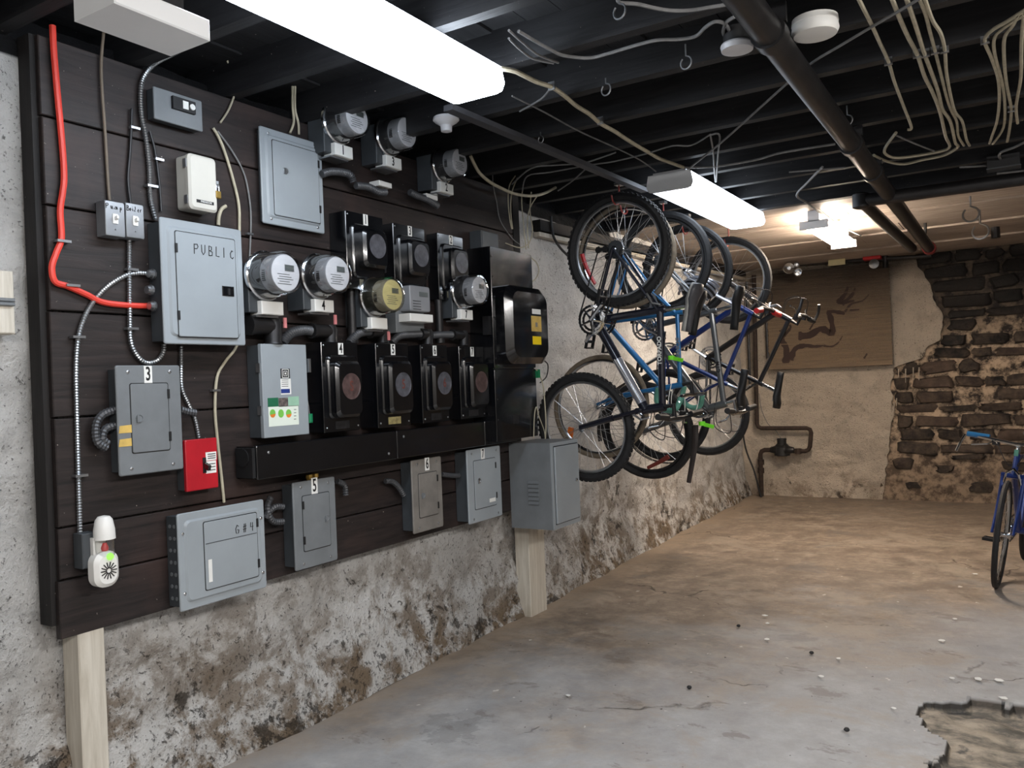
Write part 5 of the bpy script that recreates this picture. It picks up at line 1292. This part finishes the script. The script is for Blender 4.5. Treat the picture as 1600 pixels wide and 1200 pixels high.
    if spec.get('reflector'):
        part('reflector', MB().obox(fh + P(.22, -.18), (.04, 0, .0), (0, .008, 0), (.0, 0, .018)), orange, t, 'orange spoke reflector', local=True)
    if spec.get('mud'):
        m = MB(); vs = []; A = [math.radians(a) for a in range(*spec['mud'])]; c = fh if spec.get('mudf', 1) else Vector((0, 0, 0))
        for a in A:
            for yy in (-.028, 0, .028):
                for dr in (.018, .021): vs.append((c.x + (R + dr - (.006 if yy else 0)) * math.cos(a), yy, c.z + (R + dr - (.006 if yy else 0)) * math.sin(a)))
        n = len(A); fs = []
        for i in range(n - 1):
            for a, b in ((0, 2), (2, 4), (3, 1), (5, 3), (1, 0), (4, 5)): fs.append((i * 6 + a, i * 6 + b, (i + 1) * 6 + b, (i + 1) * 6 + a))
        m.add(vs, fs); part('mudguard', m, black_matt, t, local=True)
    return t
def hang(Y, up_px, lo_px, rear_up=True, twist=0.):
    A = onY(*up_px, Y); B = onY(*lo_px, Y)
    rear, front = (A, B) if rear_up else (B, A)
    F = (front - rear); wb_ = F.length; F.normalize(); U = Vector((1, 0, 0)); U = (U - F * U.dot(F)).normalized(); Yv = U.cross(F)
    m = Matrix((F, Yv, U)).transposed().to_4x4(); m.translation = rear
    if twist: m = Matrix.Translation(A) @ Matrix.Rotation(twist, 4, 'Z') @ Matrix.Translation(-A) @ m
    return m, wb_, A
def bhook(A, Y, label):
    q = Vector((A.x, Y, A.z + .33 - .055)); t = thing('bike_hook', label, 'hook', (q.x, q.y, ZJ))
    P = [(q.x, q.y, q.z + .03 - .055 + .0)]; P = [Vector((q.x, q.y + .055 * math.cos(a), q.z + .035 - .045 * math.sin(a))) for a in [math.radians(x) for x in range(0, 181, 20)]]
    P = [Vector((q.x, q.y + .055, ZJ + .005))] + P
    part('hook_bend', MB().tube(P, .005, 7), paint('hook_vinyl', (150, 60, 52), .5), t); part('mount', MB().box(q.x - .02, q.x + .02, q.y + .03, q.y + .08, ZJ - .012, ZJ + .004), steel, t)
B1 = dict(R=.335, tw=.026, knobs=True, susp=True, tr=.023, text='TORPADO', tflip=True, tpos=.42, decal=bike_silver, crank=2.6, sad=paint('dark_grey_saddle', (70, 70, 74), .4), sad2=paint('pale_grey_saddle', (170, 170, 166), .45), fork=bike_dark, steer=.12, sth=.34, hh=-.03, post=.17, rim=steel)
m, wb_, A = hang(4.46, (965, 390), (912, 668), True, -.06); bike('dark blue and silver mountain bike hanging nearest, rear wheel up', bike_dark, m, wb_, B1); bhook(A, 4.46, 'hook holding the nearest dark bike')
B2 = dict(R=.335, tw=.016, tr=.015, tyre=tyre_tan, drop=True, crank=.6, sad=black_matt, steer=-.1, post=.1, rim=chrome, reflector=True, cab=white_st, text='BIANCHI', tmat=bike_silver, tflip=True, tpos=.5, sth=.40)
m, wb_, A = hang(4.80, (978, 400), (938, 635)); bike('light blue road bike with tan tyres hanging second', bike_blue, m, wb_, B2); bhook(A, 4.80, 'hook holding the light blue road bike')
B3 = dict(R=.335, tw=.026, susp=True, tr=.021, crank=1.2, sad=black_matt, steer=.2, post=.14, rim=black_matt, chrome_bar=True, sth=.36, mud=(-150, -60, 10), text='CTM', tpos=.6, tflip=True, tmat=ink)
m, wb_, A = hang(5.12, (1035, 410), (1010, 673)); bike('graphite mountain bike hanging third, between the two blue ones', bike_grey, m, wb_, B3); bhook(A, 5.12, 'hook holding the graphite mountain bike')
B4 = dict(R=.335, tw=.022, susp=False, tr=.017, crank=.9, sad=black_matt, steer=.1, post=.12, rim=black_matt, grip=red_pl, sth=.38, fork=bike_silver, mud=(140, 230, 10), mudf=0)
m, wb_, A = hang(5.65, (1073, 424), (1040, 648), False); bike('deep blue bike with red grips hanging fourth, front wheel up', bike_navy, m, wb_, B4); bhook(A, 5.65, 'hook holding the deep blue bike')
B5 = dict(R=.335, tw=.026, susp=True, knobs=False, tr=.019, crank=2.0, sad=black_matt, steer=.1, post=.13, rim=steel, sth=.36, barend=black_matt)
m, wb_, A = hang(6.30, (1138, 438), (1105, 645), False); bike('black mountain bike with bar ends hanging fifth, farthest from the camera', bike_black, m, wb_, B5); bhook(A, 6.30, 'hook holding the farthest black bike')
m3 = hang(5.12, (1035, 410), (1010, 673))[0].inverted(); b3 = [o for o in bpy.data.objects if o.get('label', '').startswith('graphite')][0]
def blade(px, Y, w, th, inv, n=5):
    P = smooth([onY(a, b, Y) for a, b in px], n); m = MB(); vs = []; fs = []
    for i, p in enumerate(P):
        d = (P[min(i + 1, len(P) - 1)] - P[max(i - 1, 0)]).normalized(); nn = Vector((-d.z, 0, d.x)) * w * (1 - .35 * i / len(P)); y_ = Vector((0, th, 0))
        for q in (p + nn, p + nn * .3 - y_ * 2, p - nn * .3 - y_ * 2, p - nn, p - nn * .3 + y_, p + nn * .3 + y_): vs.append(inv @ q)
    for i in range(len(P) - 1):
        for k in range(6): fs.append((i * 6 + k, i * 6 + (k + 1) % 6, i * 6 + 6 + (k + 1) % 6, i * 6 + 6 + k))
    fs += [tuple(range(6)), tuple(range(len(vs) - 6, len(vs)))]; return m.add(vs, fs)
part('mudguard', blade([(1086, 664), (1086, 690), (1082, 720), (1076, 754)], 4.95, .022, .006, m3), paint('dark_mudguard', (42, 34, 32), .5, 0, .3, 12), b3, 'dark mudguard blade hanging down', local=True)
part('mudguard_tip', blade([(1045, 713), (1030, 722), (1012, 731)], 5.0, .016, .005, m3), paint('dull_red_plastic', (110, 42, 34), .5), b3, 'dull red mudguard tip', local=True)
m2i = hang(4.80, (978, 400), (938, 635))[0].inverted(); b2 = [o for o in bpy.data.objects if o.get('label', '').startswith('light blue road')][0]
part('reflector_strip', blade([(909, 397), (915, 415), (922, 430), (930, 444)], 4.62, .016, .006, m2i), red_pl, b2, 'red strip beside the upper wheel', local=True)
# helmet
q = onY(1092, 456, 5.3); t = thing('helmet', 'silver and black vented bicycle helmet hanging among the bikes', 'helmet', q)
ax = Vector((.85, -.2, -.25)).normalized(); sy = Vector((-.2, -.6, .75)).normalized(); sx_ = ax.cross(sy).normalized(); sy = sx_.cross(ax)
m = MB(); vs = []; fs = []; NN = 16
for i in range(7):
    f = i / 6 * PI / 2
    for k in range(NN): a = 2 * PI * k / NN; vs.append(q + (ax * .13 * math.cos(a) + sx_ * .085 * math.sin(a)) * math.cos(f) + sy * .09 * math.sin(f))
for i in range(6):
    for k in range(NN): fs.append((i * NN + k, i * NN + (k + 1) % NN, (i + 1) * NN + (k + 1) % NN, (i + 1) * NN + k))
m.add(vs, fs); part('shell', m, black_matt, t, ang=80)
for j in range(-2, 3):
    m = MB(); P = [q + ax * .135 * math.cos(a) * math.cos(j * .28) + sx_ * .034 * j + sy * .098 * math.sin(a) * math.cos(j * .38) for a in [PI * (u + .5) / 12 for u in range(12)]]
    m.tube(P, .0085, 6); part('rib', m, bike_silver, t, 'silver rib')
part('chin_strap', MB().tube(smooth([q + ax * .1, q + ax * .04 - sy * .10, q - ax * .04 - sy * .11, q - ax * .1]), .004, 5), cable_bk, t)
tag(part('cable', MB().tube(smooth([onX(a, b, .09) for a, b in [(861, 338), (862, 355), (866, 372), (876, 388), (890, 402)]]), .009, 7), cable_bk), 'black cable drooping down the wall below the dark rail', 'cable')
# lime tags
for (px, py), yy, lbl in (((1052, 562), 4.75, 'lime green strap tied round the blue bike frame tube'), ((1100, 665), 4.9, 'lime green strap low between the hanging handlebars')):
    q = onY(px, py, yy); m = MB().lathe(q - Vector((.012, 0, 0)), (0, 0, 1), [(0, .02), (.025, .02)], 10); m.obox(q + Vector((.035, -.01, .0)), (.03, 0, -.008), (0, .002, 0), (.003, 0, .011)); tag(part('strap', m, lime), lbl, 'strap')
# standing bicycle at the right edge
c = onZ(1557, 918, 0)
lean = math.radians(7.0); U = Vector((math.sin(lean), 0, math.cos(lean))); F = Vector((-.16, -1, 0)).normalized(); F = (F - U * F.dot(U)).normalized(); Yv = U.cross(F)
wbs = 1.03; Rr = .34
m = Matrix((F, Yv, U)).transposed().to_4x4(); m.translation = c + U * Rr - F * wbs
B6 = dict(R=Rr, tw=.017, tr=.016, crank=-.4, sad=black_matt, steer=.08, post=.12, rim=chrome, chrome_bar=True, grip=bike_blue, sth=.44, hh=-.03, cab=cable_bk)
ts = bike('blue city bike standing on the floor at the right edge', bike_navy, m, wbs, B6)
part('long_lever', MB().tube([(wbs - .19, -.30, .58), (wbs - .15, -.315, .53), (wbs - .13, -.33, .47)], .009, 8), chrome, ts, 'long chrome lever at the end of the handlebar', local=True)
part('kickstand', MB().tube([(.38, .03, -.08), (.30, .16, -.325)], .009, 8), steel, ts, local=True)
part('head_badge', MB().obox((wbs - .20, 0, .50), (.004, 0, 0), (0, .012, 0), (0, 0, .02)), tape_g, ts, 'pale green head badge', local=True)

# loose flakes of paint and grit on the floor
random.seed(11)
for k, (px, py, w_) in enumerate(((958, 862, 6), (972, 866, 7), (1195, 962, 5), (1198, 999, 6), (1199, 974, 4), (1492, 967, 5), (1471, 1001, 6), (1397, 1107, 5), (1528, 1061, 9), (1560, 1063, 8), (1488, 1060, 5), (1310, 1029, 5), (1524, 897, 5), (1568, 1091, 8), (1284, 1057, 6), (888, 1087, 5), (1005, 861, 5))):
    q = onZ(px, py, .010); sz = w_ / FPX * (q - CAM).dot(VV) * .9; P = []
    for i in range(6):
        a = PI / 3 * i + random.uniform(-.3, .3); P.append(q + Vector((math.cos(a) * sz * random.uniform(.6, 1.1), math.sin(a) * sz * random.uniform(.5, 1), 0)))
    m = MB(); m.add(P + [p + Vector((0, 0, .003)) for p in P], [tuple(range(6)), tuple(range(6, 12))] + [(i, (i + 1) % 6, 6 + (i + 1) % 6, 6 + i) for i in range(6)])
    tag(part('paint_flake', m, white_st), 'small white flake of paint lying loose on the grey floor', 'flake', 'loose paint flakes on the floor')
for px, py, wh_ in ((1154, 977, 'farthest of the four black pebbles on the floor'), (1268, 1019, 'black pebble right of the centre of the floor, second farthest'), (1077, 1073, 'leftmost of the four black pebbles on the floor'), (1323, 1139, 'black pebble nearest the camera and the broken pit')):
    q = onZ(px, py, .012); m = MB().lathe(q - Vector((0, 0, .008)), (0, 0, 1), [(0, .008), (.006, .012), (.012, .008), (.014, .002)], 7)
    tag(part('pebble', m, black_matt), wh_, 'pebble', 'black pebbles on the floor')

a = onZ(1542, 258, 2.52); t = thing('junction_box', 'dark square junction box on the last joist at top right', 'electrical box', a)
part('box_body', MB().box(a.x, a.x + .16, a.y, a.y + .1, 2.50, 2.565, .003), black_matt, t)
part('box_lid', MB().box(a.x - .003, a.x + .163, a.y - .003, a.y + .103, 2.494, 2.50), grey_dark, t)
